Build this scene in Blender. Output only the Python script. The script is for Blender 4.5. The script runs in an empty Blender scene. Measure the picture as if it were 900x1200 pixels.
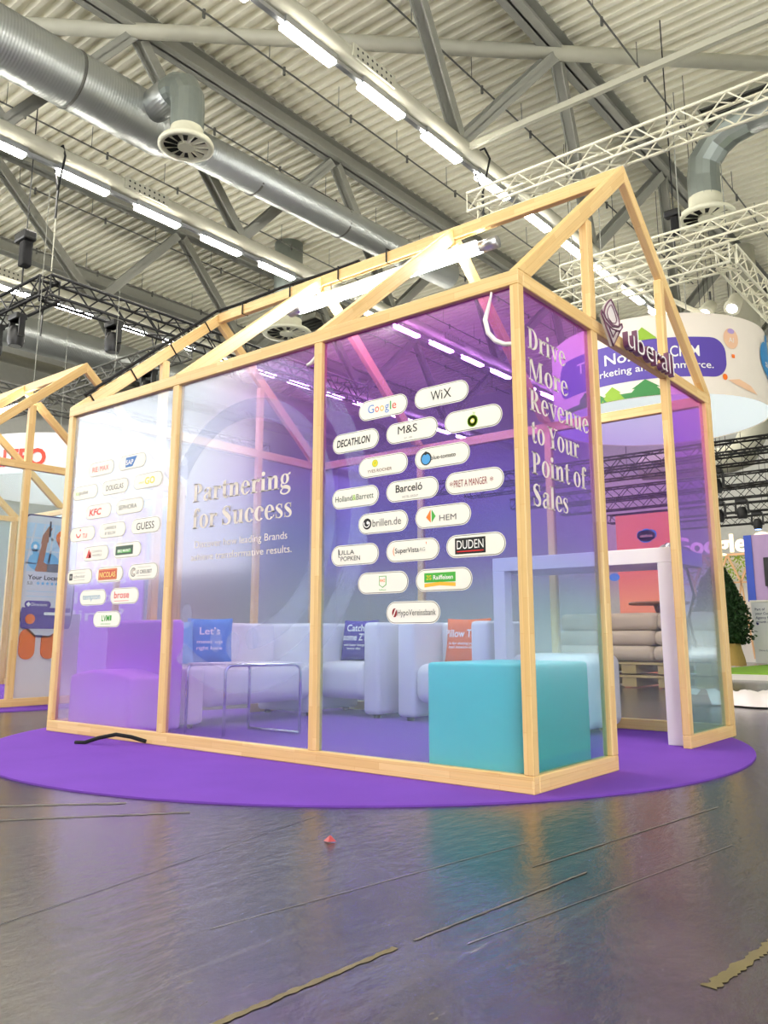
import bpy, bmesh, math, random
from mathutils import Vector, Matrix
random.seed(7)
S = bpy.context.scene
COL = S.collection
PI = math.pi

# ------------------------------------------------------------------ camera, world, exposure
cd = bpy.data.cameras.new('camera'); cam = bpy.data.objects.new('camera', cd); COL.objects.link(cam)
cam.location = (1.847, -3.281, 0.672)
cam.rotation_euler = (PI / 2 + 0.1903, 0, 0.6821)
cd.sensor_fit = 'VERTICAL'; cd.sensor_height = 24.0; cd.lens = 975.2 / 1200 * 24
cd.shift_x = -0.68 / 1200; cd.shift_y = -41.8 / 1200
cd.clip_start = 0.05; cd.clip_end = 300
S.camera = cam
S.view_settings.view_transform = 'Standard'; S.view_settings.look = 'None'
S.view_settings.gamma = 1.0; S.view_settings.use_curve_mapping = False
S.view_settings.exposure = 0.55
S.cycles.max_bounces = 14; S.cycles.transparent_max_bounces = 40
S.cycles.diffuse_bounces = 4; S.cycles.glossy_bounces = 4; S.cycles.transmission_bounces = 8
S.cycles.sample_clamp_indirect = 4.0
S.cycles.caustics_reflective = False; S.cycles.caustics_refractive = False
S.cycles.use_denoising = True
WORLD_STRENGTH = 4.2
LUM_STRENGTH = 54.0
w = bpy.data.worlds.new('hall_air'); S.world = w; w.use_nodes = True
bg = w.node_tree.nodes['Background']; bg.inputs[0].default_value = (0.97, 0.97, 0.96, 1); bg.inputs[1].default_value = WORLD_STRENGTH

def area_light(name, loc, size, power, rot=(0, 0, 0), color=(1, 0.97, 0.92), sy=None):
    l = bpy.data.lights.new(name, 'AREA'); l.energy = power; l.size = size; l.color = color
    if sy: l.shape = 'RECTANGLE'; l.size_y = sy
    o = bpy.data.objects.new(name, l); COL.objects.link(o); o.location = loc; o.rotation_euler = rot
    return o
LIGHTS_HERE = True

# ------------------------------------------------------------------ materials
def lin(c):
    c = c / 255.0
    return c / 12.92 if c <= 0.04045 else ((c + 0.055) / 1.055) ** 2.4
def rgb(r, g, b): return (lin(r), lin(g), lin(b), 1)
def new_mat(name):
    m = bpy.data.materials.new(name); m.use_nodes = True
    nt = m.node_tree; return m, nt, nt.nodes, nt.links, nt.nodes['Principled BSDF']
def mat(name, col, rough=0.5, metal=0.0, var=0.08, scale=6.0, bump=0.0, bscale=60.0, spec=0.5, emit=None, es=1.0):
    m, nt, N, L, P = new_mat(name)
    P.inputs['Roughness'].default_value = rough; P.inputs['Metallic'].default_value = metal
    P.inputs['Specular IOR Level'].default_value = spec
    tc = N.new('ShaderNodeTexCoord')
    nz = N.new('ShaderNodeTexNoise'); nz.inputs['Scale'].default_value = scale; nz.inputs['Detail'].default_value = 4
    L.new(tc.outputs['Object'], nz.inputs['Vector'])
    mr = N.new('ShaderNodeMapRange'); mr.inputs[3].default_value = 1 - var; mr.inputs[4].default_value = 1 + var
    L.new(nz.outputs[0], mr.inputs[0])
    mx = N.new('ShaderNodeMix'); mx.data_type = 'RGBA'; mx.blend_type = 'MULTIPLY'; mx.inputs[0].default_value = 1
    mx.inputs[6].default_value = col; L.new(mr.outputs[0], mx.inputs[7]); L.new(mx.outputs[2], P.inputs['Base Color'])
    if bump:
        b = N.new('ShaderNodeBump'); b.inputs['Strength'].default_value = bump; b.inputs['Distance'].default_value = 0.01
        n2 = N.new('ShaderNodeTexNoise'); n2.inputs['Scale'].default_value = bscale
        L.new(tc.outputs['Object'], n2.inputs['Vector']); L.new(n2.outputs[0], b.inputs['Height']); L.new(b.outputs[0], P.inputs['Normal'])
    if emit:
        P.inputs['Emission Color'].default_value = emit; P.inputs['Emission Strength'].default_value = es
    return m

def wood_mat(name, c0, c1, c2):
    """finger jointed laminated pine: u along the bar, v across it (metres)"""
    m, nt, N, L, P = new_mat(name)
    P.inputs['Roughness'].default_value = 0.42
    uv = N.new('ShaderNodeUVMap')
    br = N.new('ShaderNodeTexBrick'); br.offset = 0.37
    br.inputs['Scale'].default_value = 1.0; br.inputs['Mortar Size'].default_value = 0.0006
    br.inputs['Brick Width'].default_value = 0.42; br.inputs['Row Height'].default_value = 0.034
    br.inputs['Color1'].default_value = c0; br.inputs['Color2'].default_value = c1; br.inputs['Mortar'].default_value = c2
    L.new(uv.outputs[0], br.inputs['Vector'])
    mp = N.new('ShaderNodeMapping'); mp.inputs['Scale'].default_value = (4, 110, 1); L.new(uv.outputs[0], mp.inputs['Vector'])
    nz = N.new('ShaderNodeTexNoise'); nz.inputs['Scale'].default_value = 1.0; nz.inputs['Detail'].default_value = 5
    L.new(mp.outputs[0], nz.inputs['Vector'])
    mr = N.new('ShaderNodeMapRange'); mr.inputs[3].default_value = 0.86; mr.inputs[4].default_value = 1.12; L.new(nz.outputs[0], mr.inputs[0])
    mp2 = N.new('ShaderNodeMapping'); mp2.inputs['Scale'].default_value = (2.2, 14, 1); L.new(uv.outputs[0], mp2.inputs['Vector'])
    n2 = N.new('ShaderNodeTexNoise'); n2.inputs['Scale'].default_value = 1.0; L.new(mp2.outputs[0], n2.inputs['Vector'])
    cr = N.new('ShaderNodeValToRGB'); cr.color_ramp.elements[0].position = 0.68; cr.color_ramp.elements[1].position = 0.8
    L.new(n2.outputs[0], cr.inputs[0])
    mk = N.new('ShaderNodeMix'); mk.data_type = 'RGBA'; L.new(cr.outputs[0], mk.inputs[0]); L.new(br.outputs[0], mk.inputs[6]); mk.inputs[7].default_value = c2
    mx = N.new('ShaderNodeMix'); mx.data_type = 'RGBA'; mx.blend_type = 'MULTIPLY'; mx.inputs[0].default_value = 1
    L.new(mk.outputs[2], mx.inputs[6]); L.new(mr.outputs[0], mx.inputs[7]); L.new(mx.outputs[2], P.inputs['Base Color'])
    return m

def film_mat(name, stops, xs=None, milk=0.12, milk_left=0.0, milk_col=(.72, .80, 1, 1), gloss=1.0, axis=2, zmin=0.0, zmax=2.4):
    """clear acrylic with a printed see-through colour film (the print fades from bottom to top; milk_left paints in a white reflection)"""
    m, nt, N, L, P = new_mat(name); N.remove(P)
    out = N['Material Output']
    g = N.new('ShaderNodeNewGeometry'); sp = N.new('ShaderNodeSeparateXYZ'); L.new(g.outputs['Position'], sp.inputs[0])
    nz = N.new('ShaderNodeTexNoise'); nz.inputs['Scale'].default_value = 0.7; nz.inputs['Detail'].default_value = 1
    L.new(g.outputs['Position'], nz.inputs['Vector'])
    ad = N.new('ShaderNodeMath'); ad.operation = 'MULTIPLY_ADD'; L.new(nz.outputs[0], ad.inputs[0]); ad.inputs[1].default_value = 0.5
    L.new(sp.outputs[2], ad.inputs[2])
    mr = N.new('ShaderNodeMapRange'); mr.inputs[1].default_value = zmin + 0.25; mr.inputs[2].default_value = zmax + 0.25
    L.new(ad.outputs[0], mr.inputs[0])
    def ramp(st):
        r = N.new('ShaderNodeValToRGB'); e = r.color_ramp.elements
        e[0].position, e[0].color = st[0]; e[1].position, e[1].color = st[-1]
        for p, c in st[1:-1]:
            q = e.new(p); q.color = c
        L.new(mr.outputs[0], r.inputs[0]); return r.outputs[0]
    col = ramp(stops)
    if xs:
        x0, x1, stops2 = xs
        c2 = ramp(stops2)
        mx = N.new('ShaderNodeMapRange'); mx.interpolation_type = 'SMOOTHSTEP'; mx.inputs[1].default_value = x0; mx.inputs[2].default_value = x1
        L.new(sp.outputs[0], mx.inputs[0])
        k = N.new('ShaderNodeMix'); k.data_type = 'RGBA'; L.new(mx.outputs[0], k.inputs[0]); L.new(c2, k.inputs[6]); L.new(col, k.inputs[7])
        col = k.outputs[2]
    tr = N.new('ShaderNodeBsdfTransparent'); L.new(col, tr.inputs[0])
    df = N.new('ShaderNodeBsdfDiffuse'); tl = N.new('ShaderNodeBsdfTranslucent')
    mcol = col
    if xs:
        k2 = N.new('ShaderNodeMix'); k2.data_type = 'RGBA'; L.new(mx.outputs[0], k2.inputs[0]); k2.inputs[6].default_value = milk_col; L.new(col, k2.inputs[7]); mcol = k2.outputs[2]
    L.new(mcol, df.inputs[0]); L.new(mcol, tl.inputs[0])
    m1 = N.new('ShaderNodeMixShader'); m1.inputs[0].default_value = 0.5; L.new(df.outputs[0], m1.inputs[1]); L.new(tl.outputs[0], m1.inputs[2])
    m2 = N.new('ShaderNodeMixShader'); m2.inputs[0].default_value = milk
    if xs and milk_left:  # whitens the upper left: a bright reflection painted into the film
        zr = N.new('ShaderNodeMapRange'); zr.interpolation_type = 'SMOOTHSTEP'; zr.inputs[1].default_value = .55; zr.inputs[2].default_value = 1.7; zr.inputs[3].default_value = .08; zr.inputs[4].default_value = milk_left; L.new(sp.outputs[2], zr.inputs[0])
        mm_ = N.new('ShaderNodeMix'); L.new(mx.outputs[0], mm_.inputs[0]); L.new(zr.outputs[0], mm_.inputs[2]); mm_.inputs[3].default_value = milk; L.new(mm_.outputs[0], m2.inputs[0])
    L.new(tr.outputs[0], m2.inputs[1]); L.new(m1.outputs[0], m2.inputs[2])
    gl = N.new('ShaderNodeBsdfGlossy'); gl.inputs['Roughness'].default_value = 0.1; gl.inputs['Color'].default_value = (gloss, gloss, gloss, 1)
    fr = N.new('ShaderNodeFresnel'); io = N.new('ShaderNodeMapRange'); L.new(g.outputs['Backfacing'], io.inputs[0]); io.inputs[3].default_value = 1.45; io.inputs[4].default_value = 1 / 1.45; L.new(io.outputs[0], fr.inputs['IOR'])
    m3 = N.new('ShaderNodeMixShader'); L.new(fr.outputs[0], m3.inputs[0]); L.new(m2.outputs[0], m3.inputs[1]); L.new(gl.outputs[0], m3.inputs[2])
    L.new(m3.outputs[0], out.inputs['Surface'])
    return m

def veil_mat(name, col, alpha):
    m, nt, N, L, P = new_mat(name); N.remove(P)
    tr = N.new('ShaderNodeBsdfTransparent'); df = N.new('ShaderNodeBsdfDiffuse'); df.inputs[0].default_value = col
    tl = N.new('ShaderNodeBsdfTranslucent'); tl.inputs[0].default_value = col
    a = N.new('ShaderNodeMixShader'); a.inputs[0].default_value = 0.5; L.new(df.outputs[0], a.inputs[1]); L.new(tl.outputs[0], a.inputs[2])
    b = N.new('ShaderNodeMixShader'); b.inputs[0].default_value = alpha; L.new(tr.outputs[0], b.inputs[1]); L.new(a.outputs[0], b.inputs[2])
    L.new(b.outputs[0], N['Material Output'].inputs['Surface']); return m

def glow_mat(name, col, s):
    m, nt, N, L, P = new_mat(name); N.remove(P)
    e = N.new('ShaderNodeEmission'); e.inputs[0].default_value = col; e.inputs[1].default_value = s
    L.new(e.outputs[0], N['Material Output'].inputs['Surface']); return m

def floor_mat():
    m, nt, N, L, P = new_mat('polished_asphalt')
    tc = N.new('ShaderNodeTexCoord')
    n1 = N.new('ShaderNodeTexNoise'); n1.inputs['Scale'].default_value = 1.1; n1.inputs['Detail'].default_value = 9; n1.inputs['Roughness'].default_value = 0.65
    L.new(tc.outputs['Object'], n1.inputs['Vector'])
    cr = N.new('ShaderNodeValToRGB'); e = cr.color_ramp.elements
    e[0].position = 0.3; e[0].color = rgb(30, 30, 31); e[1].position = 0.8; e[1].color = rgb(84, 76, 66)
    q = e.new(0.55); q.color = rgb(46, 44, 43)
    L.new(n1.outputs[0], cr.inputs[0])
    n3 = N.new('ShaderNodeTexNoise'); n3.inputs['Scale'].default_value = 1.0; n3.inputs['Detail'].default_value = 7; n3.inputs['Roughness'].default_value = 0.75; mp3 = N.new('ShaderNodeMapping'); mp3.inputs['Rotation'].default_value = (0, 0, 0.25); mp3.inputs['Scale'].default_value = (30, 9, 1); L.new(tc.outputs['Object'], mp3.inputs['Vector']); L.new(mp3.outputs[0], n3.inputs['Vector'])
    c3 = N.new('ShaderNodeValToRGB'); c3.color_ramp.elements[0].position = 0.60; c3.color_ramp.elements[1].position = 0.74; L.new(n3.outputs[0], c3.inputs[0])
    mp = N.new('ShaderNodeMapping'); mp.inputs['Rotation'].default_value = (0, 0, 0.15); mp.inputs['Scale'].default_value = (16, 0.5, 1); L.new(tc.outputs['Object'], mp.inputs['Vector'])
    n5 = N.new('ShaderNodeTexNoise'); n5.inputs['Scale'].default_value = 1; n5.inputs['Detail'].default_value = 3; L.new(mp.outputs[0], n5.inputs['Vector'])
    c5 = N.new('ShaderNodeValToRGB'); c5.color_ramp.elements[0].position = 0.6; c5.color_ramp.elements[1].position = 0.78; L.new(n5.outputs[0], c5.inputs[0])
    ad = N.new('ShaderNodeMath'); ad.operation = 'MULTIPLY_ADD'; L.new(c5.outputs[0], ad.inputs[0]); ad.inputs[1].default_value = 0.45; L.new(c3.outputs[0], ad.inputs[2]); ad.use_clamp = True
    mx = N.new('ShaderNodeMix'); mx.data_type = 'RGBA'; L.new(ad.outputs[0], mx.inputs[0]); L.new(cr.outputs[0], mx.inputs[6]); mx.inputs[7].default_value = rgb(122, 112, 94)
    L.new(mx.outputs[2], P.inputs['Base Color'])
    r = N.new('ShaderNodeMapRange'); r.inputs[3].default_value = 0.08; r.inputs[4].default_value = 0.26; L.new(n1.outputs[0], r.inputs[0]); L.new(r.outputs[0], P.inputs['Roughness'])
    P.inputs['Specular IOR Level'].default_value = 1.0
    mp2 = N.new('ShaderNodeMapping'); mp2.inputs['Rotation'].default_value = (0, 0, 0.5); mp2.inputs['Scale'].default_value = (1.0, 0.45, 1)
    L.new(tc.outputs['Object'], mp2.inputs['Vector'])
    n4 = N.new('ShaderNodeTexNoise'); n4.inputs['Scale'].default_value = 24; n4.inputs['Detail'].default_value = 7; n4.inputs['Roughness'].default_value = 0.6; L.new(mp2.outputs[0], n4.inputs['Vector'])
    b = N.new('ShaderNodeBump'); b.inputs['Strength'].default_value = 0.3; b.inputs['Distance'].default_value = 0.012
    L.new(n4.outputs[0], b.inputs['Height']); L.new(b.outputs[0], P.inputs['Normal'])
    return m

M = {}
M['wood'] = wood_mat('pale_pine', rgb(238, 204, 142), rgb(226, 186, 122), rgb(212, 156, 86))
M['floor'] = floor_mat()
M['carpet'] = mat('violet_carpet', rgb(124, 76, 188), 0.95, var=0.12, scale=2.5, bump=0.5, bscale=420, spec=0.15)
M['deck'] = mat('pale_steel_deck', rgb(240, 236, 216), 0.55, var=0.05)
M['steel'] = mat('grey_painted_steel', rgb(150, 150, 140), 0.5, var=0.06)
M['steel_light'] = mat('cream_painted_steel', rgb(186, 184, 166), 0.5, var=0.05)
M['steel_dark'] = mat('dark_grey_steel', rgb(92, 92, 86), 0.5, var=0.06)
M['black'] = mat('black_metal', rgb(22, 22, 24), 0.45)
M['blackcloth'] = mat('black_fabric', rgb(18, 18, 20), 0.9)
M['white'] = mat('white_lacquer', rgb(238, 232, 228), 0.4, var=0.02)
M['whitetube'] = mat('white_truss_paint', rgb(226, 222, 200), 0.4, var=0.04)
M['alu'] = mat('bare_aluminium', rgb(190, 192, 196), 0.3, metal=0.9)
M['chrome'] = mat('chrome', rgb(205, 205, 215), 0.12, metal=1.0, var=0.02)
M['boucle'] = mat('white_boucle', rgb(236, 232, 232), 0.95, var=0.06, scale=20, bump=0.4, bscale=160, spec=0.2)
M['violetseat'] = mat('violet_upholstery', rgb(206, 140, 240), 0.85, var=0.05, bump=0.15, bscale=160, spec=0.2)
M['cyan'] = mat('turquoise_leatherette', rgb(104, 236, 226), 0.5, var=0.04, bump=0.06, bscale=9)
M['pil_blue'] = mat('blue_cushion_cloth', rgb(62, 140, 214), 0.9)
M['pil_violet'] = mat('violet_cushion_cloth', rgb(66, 40, 150), 0.9)
M['pil_orange'] = mat('orange_cushion_cloth', rgb(246, 120, 62), 0.9)
M['print'] = mat('cream_vinyl_lettering', rgb(222, 212, 204), 0.5, var=0.02)
M['ink_white'] = mat('white_ink', rgb(250, 248, 244), 0.5, var=0.01)
M['sticker'] = mat('white_sticker', rgb(247, 243, 232), 0.5, var=0.02)
def ink(n, r, g, b):
    if n not in M: M[n] = mat('ink_' + n, rgb(r, g, b), 0.5, var=0.02)
    return M[n]
for n, c in dict(k=(14, 14, 16), grey=(96, 92, 92), lgrey=(150, 148, 146), red=(222, 40, 38), dred=(140, 22, 30), gblue=(92, 140, 214), gred=(232, 76, 62), gyel=(246, 190, 60),
                 ggreen=(70, 170, 90), sapblue=(24, 108, 190), yellow=(246, 214, 20), lime=(150, 204, 40), dgreen=(20, 66, 40), nicred=(206, 64, 24), nicyel=(250, 226, 120),
                 tblue=(78, 164, 226), tempblue=(70, 150, 190), orange=(246, 130, 40), rgreen=(70, 176, 60), brown=(120, 76, 52), lvm=(60, 178, 60), violet=(70, 44, 150),
                 navy=(44, 38, 104), signred=(248, 76, 58), org=(250, 122, 24), skyblue=(116, 190, 232), paleblue=(190, 216, 236), palegrey=(224, 222, 228), skin=(176, 112, 66),
                 shirt=(110, 112, 116), treegreen=(58, 140, 72), treelime=(150, 190, 50), trunk=(214, 160, 60), peach=(250, 206, 170), lilac=(196, 170, 226), cloud=(46, 150, 220)).items():
    ink(n, *c)

# ------------------------------------------------------------------ geometry helpers
TXT = {}
def text_tris(s, bold=0.0):
    """2D triangles of a string in the built-in typeface, size 1, left at x=0"""
    k = (s, bold)
    if k not in TXT:
        c = bpy.data.curves.new('lettering', 'FONT'); c.body = s; c.size = 1.0; c.resolution_u = 3; c.offset = bold
        o = bpy.data.objects.new('lettering', c)
        me = bpy.data.meshes.new_from_object(o)
        vs = [(v.co.x, v.co.y) for v in me.vertices]; fs = [tuple(p.vertices) for p in me.polygons]
        bpy.data.objects.remove(o); bpy.data.meshes.remove(me); bpy.data.curves.remove(c)
        x0 = min((v[0] for v in vs), default=0); vs = [(x - x0, y) for x, y in vs]
        TXT[k] = (vs, fs, max((v[0] for v in vs), default=0))
    return TXT[k]

class MB:
    def __init__(self): self.v = []; self.f = []
    def add(self, vs, fs, mi=0, uvs=None):
        o = len(self.v); self.v += [Vector(v) for v in vs]
        for i, f in enumerate(fs): self.f.append((tuple(o + j for j in f), mi, uvs[i] if uvs else None))
        return self
    def box(self, a, b, mi=0):
        (x0, y0, z0), (x1, y1, z1) = a, b
        vs = [(x, y, z) for z in (z0, z1) for y in (y0, y1) for x in (x0, x1)]
        fs = [(0, 2, 3, 1), (4, 5, 7, 6), (0, 1, 5, 4), (2, 6, 7, 3), (0, 4, 6, 2), (1, 3, 7, 5)]
        return self.add(vs, fs, mi)
    def bar(self, p, q, wid, hei, up=(0, 0, 1), mi=0, du=None):
        """rectangular bar from p to q with uv in metres (u along)"""
        p, q = Vector(p), Vector(q); d = q - p; Ln = d.length; d.normalize(); up = Vector(up)
        s = d.cross(up)
        if s.length < 1e-4: s = d.cross(Vector((1, 0, 0)))
        s.normalize(); t = s.cross(d).normalized()
        u0 = random.random() * 7 if du is None else du; v0 = random.random() * 3
        cs = [(-wid / 2, -hei / 2), (wid / 2, -hei / 2), (wid / 2, hei / 2), (-wid / 2, hei / 2)]
        vs = [p + s * a + t * b for a, b in cs] + [q + s * a + t * b for a, b in cs]
        fs, uv = [], []; acc = v0
        for i in range(4):
            j = (i + 1) % 4; ww = wid if i % 2 == 0 else hei
            fs.append((i, j, j + 4, i + 4)); uv.append([(u0, acc), (u0, acc + ww), (u0 + Ln, acc + ww), (u0 + Ln, acc)]); acc += ww
        fs.append((3, 2, 1, 0)); uv.append([(u0, v0), (u0 + wid, v0), (u0 + wid, v0 + hei), (u0, v0 + hei)])
        fs.append((4, 5, 6, 7)); uv.append([(u0, v0), (u0 + wid, v0), (u0 + wid, v0 + hei), (u0, v0 + hei)])
        return self.add(vs, fs, mi, uv)
    def hbeam(self, p, q, wid, hei, t=0.03, up=(0, 0, 1), mi=0):
        p, q = Vector(p), Vector(q); d = (q - p).normalized(); s = d.cross(Vector(up)).normalized(); n = s.cross(d)
        self.bar(p, q, t, hei, up, mi)
        for k in (-1, 1): self.bar(p + s * 0 + n * (k * (hei / 2 - t / 2)), q + n * (k * (hei / 2 - t / 2)), wid, t, up, mi)
        return self
    def tube(self, pts, r, n=8, mi=0, cap=True, closed=False):
        pts = [Vector(p) for p in pts]; rs = r if isinstance(r, (list, tuple)) else [r] * len(pts)
        o = len(self.v); prev = None; m = len(pts)
        for i, p in enumerate(pts):
            a = pts[i - 1] if (i > 0 or closed) else p; b = pts[(i + 1) % m] if (i < m - 1 or closed) else p
            d = (b - a).normalized()
            if prev is None:
                x = d.cross(Vector((0, 0, 1)))
                if x.length < 1e-3: x = d.cross(Vector((1, 0, 0)))
            else:
                x = prev - d * prev.dot(d)
            x.normalize(); prev = x; y = d.cross(x)
            for k in range(n):
                an = 2 * PI * k / n; self.v.append(p + (x * math.cos(an) + y * math.sin(an)) * rs[i])
        for i in range(m if closed else m - 1):
            for k in range(n):
                k2 = (k + 1) % n; j = (i + 1) % m
                self.f.append(((o + i * n + k, o + i * n + k2, o + j * n + k2, o + j * n + k), mi, None))
        if cap and not closed:
            self.f.append((tuple(o + k for k in reversed(range(n))), mi, None)); self.f.append((tuple(o + (m - 1) * n + k for k in range(n)), mi, None))
        return self
    def lathe(self, prof, c, n=24, mi=0, axis='z'):
        """profile of (radius, height) turned about an axis through c"""
        c = Vector(c); o = len(self.v)
        for r, h in prof:
            for k in range(n):
                a = 2 * PI * k / n; x, y = r * math.cos(a), r * math.sin(a)
                self.v.append(c + (Vector((x, y, h)) if axis == 'z' else Vector((h, x, y)) if axis == 'x' else Vector((x, h, y))))
        for i in range(len(prof) - 1):
            for k in range(n):
                k2 = (k + 1) % n; self.f.append(((o + i * n + k, o + i * n + k2, o + (i + 1) * n + k2, o + (i + 1) * n + k), mi, None))
        return self
    def poly(self, pts2, O, ux, uy, th=0.0, mi=0, side=None):
        """flat (or thick) polygon given in 2D; thickness goes against ux x uy"""
        O, ux, uy = Vector(O), Vector(ux), Vector(uy); nn = ux.cross(uy).normalized(); n = len(pts2)
        vs = [O + ux * a + uy * b for a, b in pts2]
        if th == 0: return self.add(vs, [tuple(range(n))], mi)
        vb = [v - nn * th for v in vs]
        self.add(vs + vb, [tuple(range(n)), tuple(reversed(range(n, 2 * n)))], mi)
        o = len(self.v) - 2 * n
        for i in range(n):
            j = (i + 1) % n; self.f.append(((o + i, o + n + i, o + n + j, o + j), mi if side is None else side, None))
        return self
    def text(self, s, O, ux, uy, size, mi=0, bold=0.0, sx=1.0, align='C', shear=0.0, width=None, th=0.0, side=None):
        """lettering; O is the baseline anchor; width squeezes the string to a given width"""
        vs, fs, W = text_tris(s, bold)
        O, ux, uy = Vector(O), Vector(ux), Vector(uy)
        if width: sx = width / max(W * size, 1e-6)
        off = {'L': 0, 'C': -W * size * sx / 2, 'R': -W * size * sx}[align]
        P = [O + ux * (x * size * sx + off + shear * y * size) + uy * (y * size) for x, y in vs]
        if th == 0: self.add(P, fs, mi); return W * size * sx
        nn = ux.cross(uy).normalized(); n = len(P)
        self.add(P + [p - nn * th for p in P], list(fs) + [tuple(n + i for i in reversed(f)) for f in fs], mi)
        ed = {}
        for f in fs:
            for i in range(len(f)):
                e = (f[i], f[(i + 1) % len(f)]); ed[e] = 1
        o = len(self.v) - 2 * n
        for a, b in ed:
            if (b, a) not in ed: self.f.append(((o + a, o + n + a, o + n + b, o + b), mi if side is None else side, None))
        return W * size * sx
    def pill(self, cx, cy, wd, ht, O, ux, uy, mi=0, n=10, th=0.0, side=None):
        r = min(ht, wd) / 2; pts = []
        if wd >= ht:
            for k in range(n + 1): a = -PI / 2 + PI * k / n; pts.append((cx + wd / 2 - r + r * math.cos(a), cy + r * math.sin(a)))
            for k in range(n + 1): a = PI / 2 + PI * k / n; pts.append((cx - wd / 2 + r + r * math.cos(a), cy + r * math.sin(a)))
        else:
            for k in range(n + 1): a = PI * k / n; pts.append((cx + r * math.cos(a), cy + ht / 2 - r + r * math.sin(a)))
            for k in range(n + 1): a = PI + PI * k / n; pts.append((cx + r * math.cos(a), cy - ht / 2 + r + r * math.sin(a)))
        return self.poly(pts, O, ux, uy, th, mi, side)
    def rrect(self, cx, cy, wd, ht, r, O, ux, uy, mi=0, th=0.0, n=6, side=None):
        pts = []
        for k0, sx_, sy_ in ((0, 1, 1), (1, -1, 1), (2, -1, -1), (3, 1, -1)):
            for k in range(n + 1):
                a = PI / 2 * (k0 + k / n); pts.append((cx + sx_ * (wd / 2 - r) + r * math.cos(a), cy + sy_ * (ht / 2 - r) + r * math.sin(a)))
        return self.poly(pts, O, ux, uy, th, mi, side)
    def disc(self, cx, cy, rx, ry, O, ux, uy, mi=0, n=24, th=0.0):
        return self.poly([(cx + rx * math.cos(2 * PI * k / n), cy + ry * math.sin(2 * PI * k / n)) for k in range(n)], O, ux, uy, th, mi)
    def ring(self, cx, cy, ro, ri, a0, a1, O, ux, uy, mi=0, n=40, clip=None):
        O, ux, uy = Vector(O), Vector(ux), Vector(uy)
        rox, roy = ro if isinstance(ro, tuple) else (ro, ro); rix, riy = ri if isinstance(ri, tuple) else (ri, ri)
        for k in range(n):
            b0, b1 = a0 + (a1 - a0) * k / n, a0 + (a1 - a0) * (k + 1) / n
            q = [(cx + rox * math.cos(b0), cy + roy * math.sin(b0)), (cx + rox * math.cos(b1), cy + roy * math.sin(b1)),
                 (cx + rix * math.cos(b1), cy + riy * math.sin(b1)), (cx + rix * math.cos(b0), cy + riy * math.sin(b0))]
            if clip:
                q = clip_poly(q, *clip)
                if len(q) < 3: continue
            self.add([O + ux * a + uy * b for a, b in q], [tuple(range(len(q)))], mi)
        return self
    def ribbon(self, pts, ws, O, ux, uy, mi=0):
        """stroke of varying width along a smooth curve"""
        O, ux, uy = Vector(O), Vector(ux), Vector(uy); P = []; W = []
        n = len(pts)
        for i in range(n - 1):
            p0, p1, p2, p3 = [Vector((*pts[max(0, min(n - 1, i + d))], 0)) for d in (-1, 0, 1, 2)]
            for k in range(6):
                t = k / 6
                P.append(0.5 * ((2 * p1) + (p2 - p0) * t + (2 * p0 - 5 * p1 + 4 * p2 - p3) * t * t + (3 * p1 - p0 - 3 * p2 + p3) * t ** 3)); W.append(ws[i] * (1 - t) + ws[i + 1] * t)
        P.append(Vector((*pts[-1], 0))); W.append(ws[-1])
        L = []; R = []
        for i, p in enumerate(P):
            d = (P[min(i + 1, len(P) - 1)] - P[max(i - 1, 0)]); d.normalize(); nn = Vector((-d.y, d.x, 0)); L.append(p + nn * W[i] / 2); R.append(p - nn * W[i] / 2)
        vs = [O + ux * q.x + uy * q.y for q in L + R]; m = len(P)
        return self.add(vs, [(i, m + i, m + i + 1, i + 1) for i in range(m - 1)], mi)
    def build(self, name, mats, parent=None, bevel=0.0, smooth=False, seg=2, sub=0, label=None):
        if not isinstance(mats, (list, tuple)): mats = [mats]
        base = WL.get(parent, Vector()) if parent else Vector()
        lo = Vector((min(v.x for v in self.v), min(v.y for v in self.v), min(v.z for v in self.v)))
        hi = Vector((max(v.x for v in self.v), max(v.y for v in self.v), max(v.z for v in self.v)))
        c = (lo + hi) / 2
        if not parent: c.z = lo.z
        me = bpy.data.meshes.new(name); me.from_pydata([v - c for v in self.v], [], [f[0] for f in self.f])
        for m in mats: me.materials.append(M[m] if isinstance(m, str) else m)
        for p, f in zip(me.polygons, self.f): p.material_index = f[1]
        if any(f[2] for f in self.f):
            uvl = me.uv_layers.new(name='UVMap')
            for p, f in zip(me.polygons, self.f):
                if f[2]:
                    for li, uv in zip(p.loop_indices, f[2]): uvl.data[li].uv = uv
        if smooth:
            for p in me.polygons: p.use_smooth = True
        me.update()
        o = bpy.data.objects.new(name, me); COL.objects.link(o); WL[o] = c.copy(); o.location = c - base
        if parent: o.parent = parent
        if bevel:
            b = o.modifiers.new('bevel', 'BEVEL'); b.width = bevel; b.segments = seg; b.limit_method = 'ANGLE'; b.angle_limit = 0.6
            if smooth: pass
        if sub:
            s = o.modifiers.new('subdivision', 'SUBSURF'); s.levels = sub; s.render_levels = sub
        if label: o['label'] = label
        return o
WL = {}
def clip_poly(q, x0, x1):
    for s, lim in ((1, x0), (-1, x1)):
        out = []
        for i in range(len(q)):
            a, b = q[i], q[(i + 1) % len(q)]; ia, ib = s * (a[0] - lim) >= 0, s * (b[0] - lim) >= 0
            if ia: out.append(a)
            if ia != ib:
                t = (lim - a[0]) / (b[0] - a[0]); out.append((lim, a[1] + t * (b[1] - a[1])))
        q = out
        if len(q) < 3: return []
    return q
def tag(o, label, cat, group=None, kind=None):
    if label: o['label'] = label
    if cat: o['category'] = cat
    if group: o['group'] = group
    if kind: o['kind'] = kind
    return o
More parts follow.
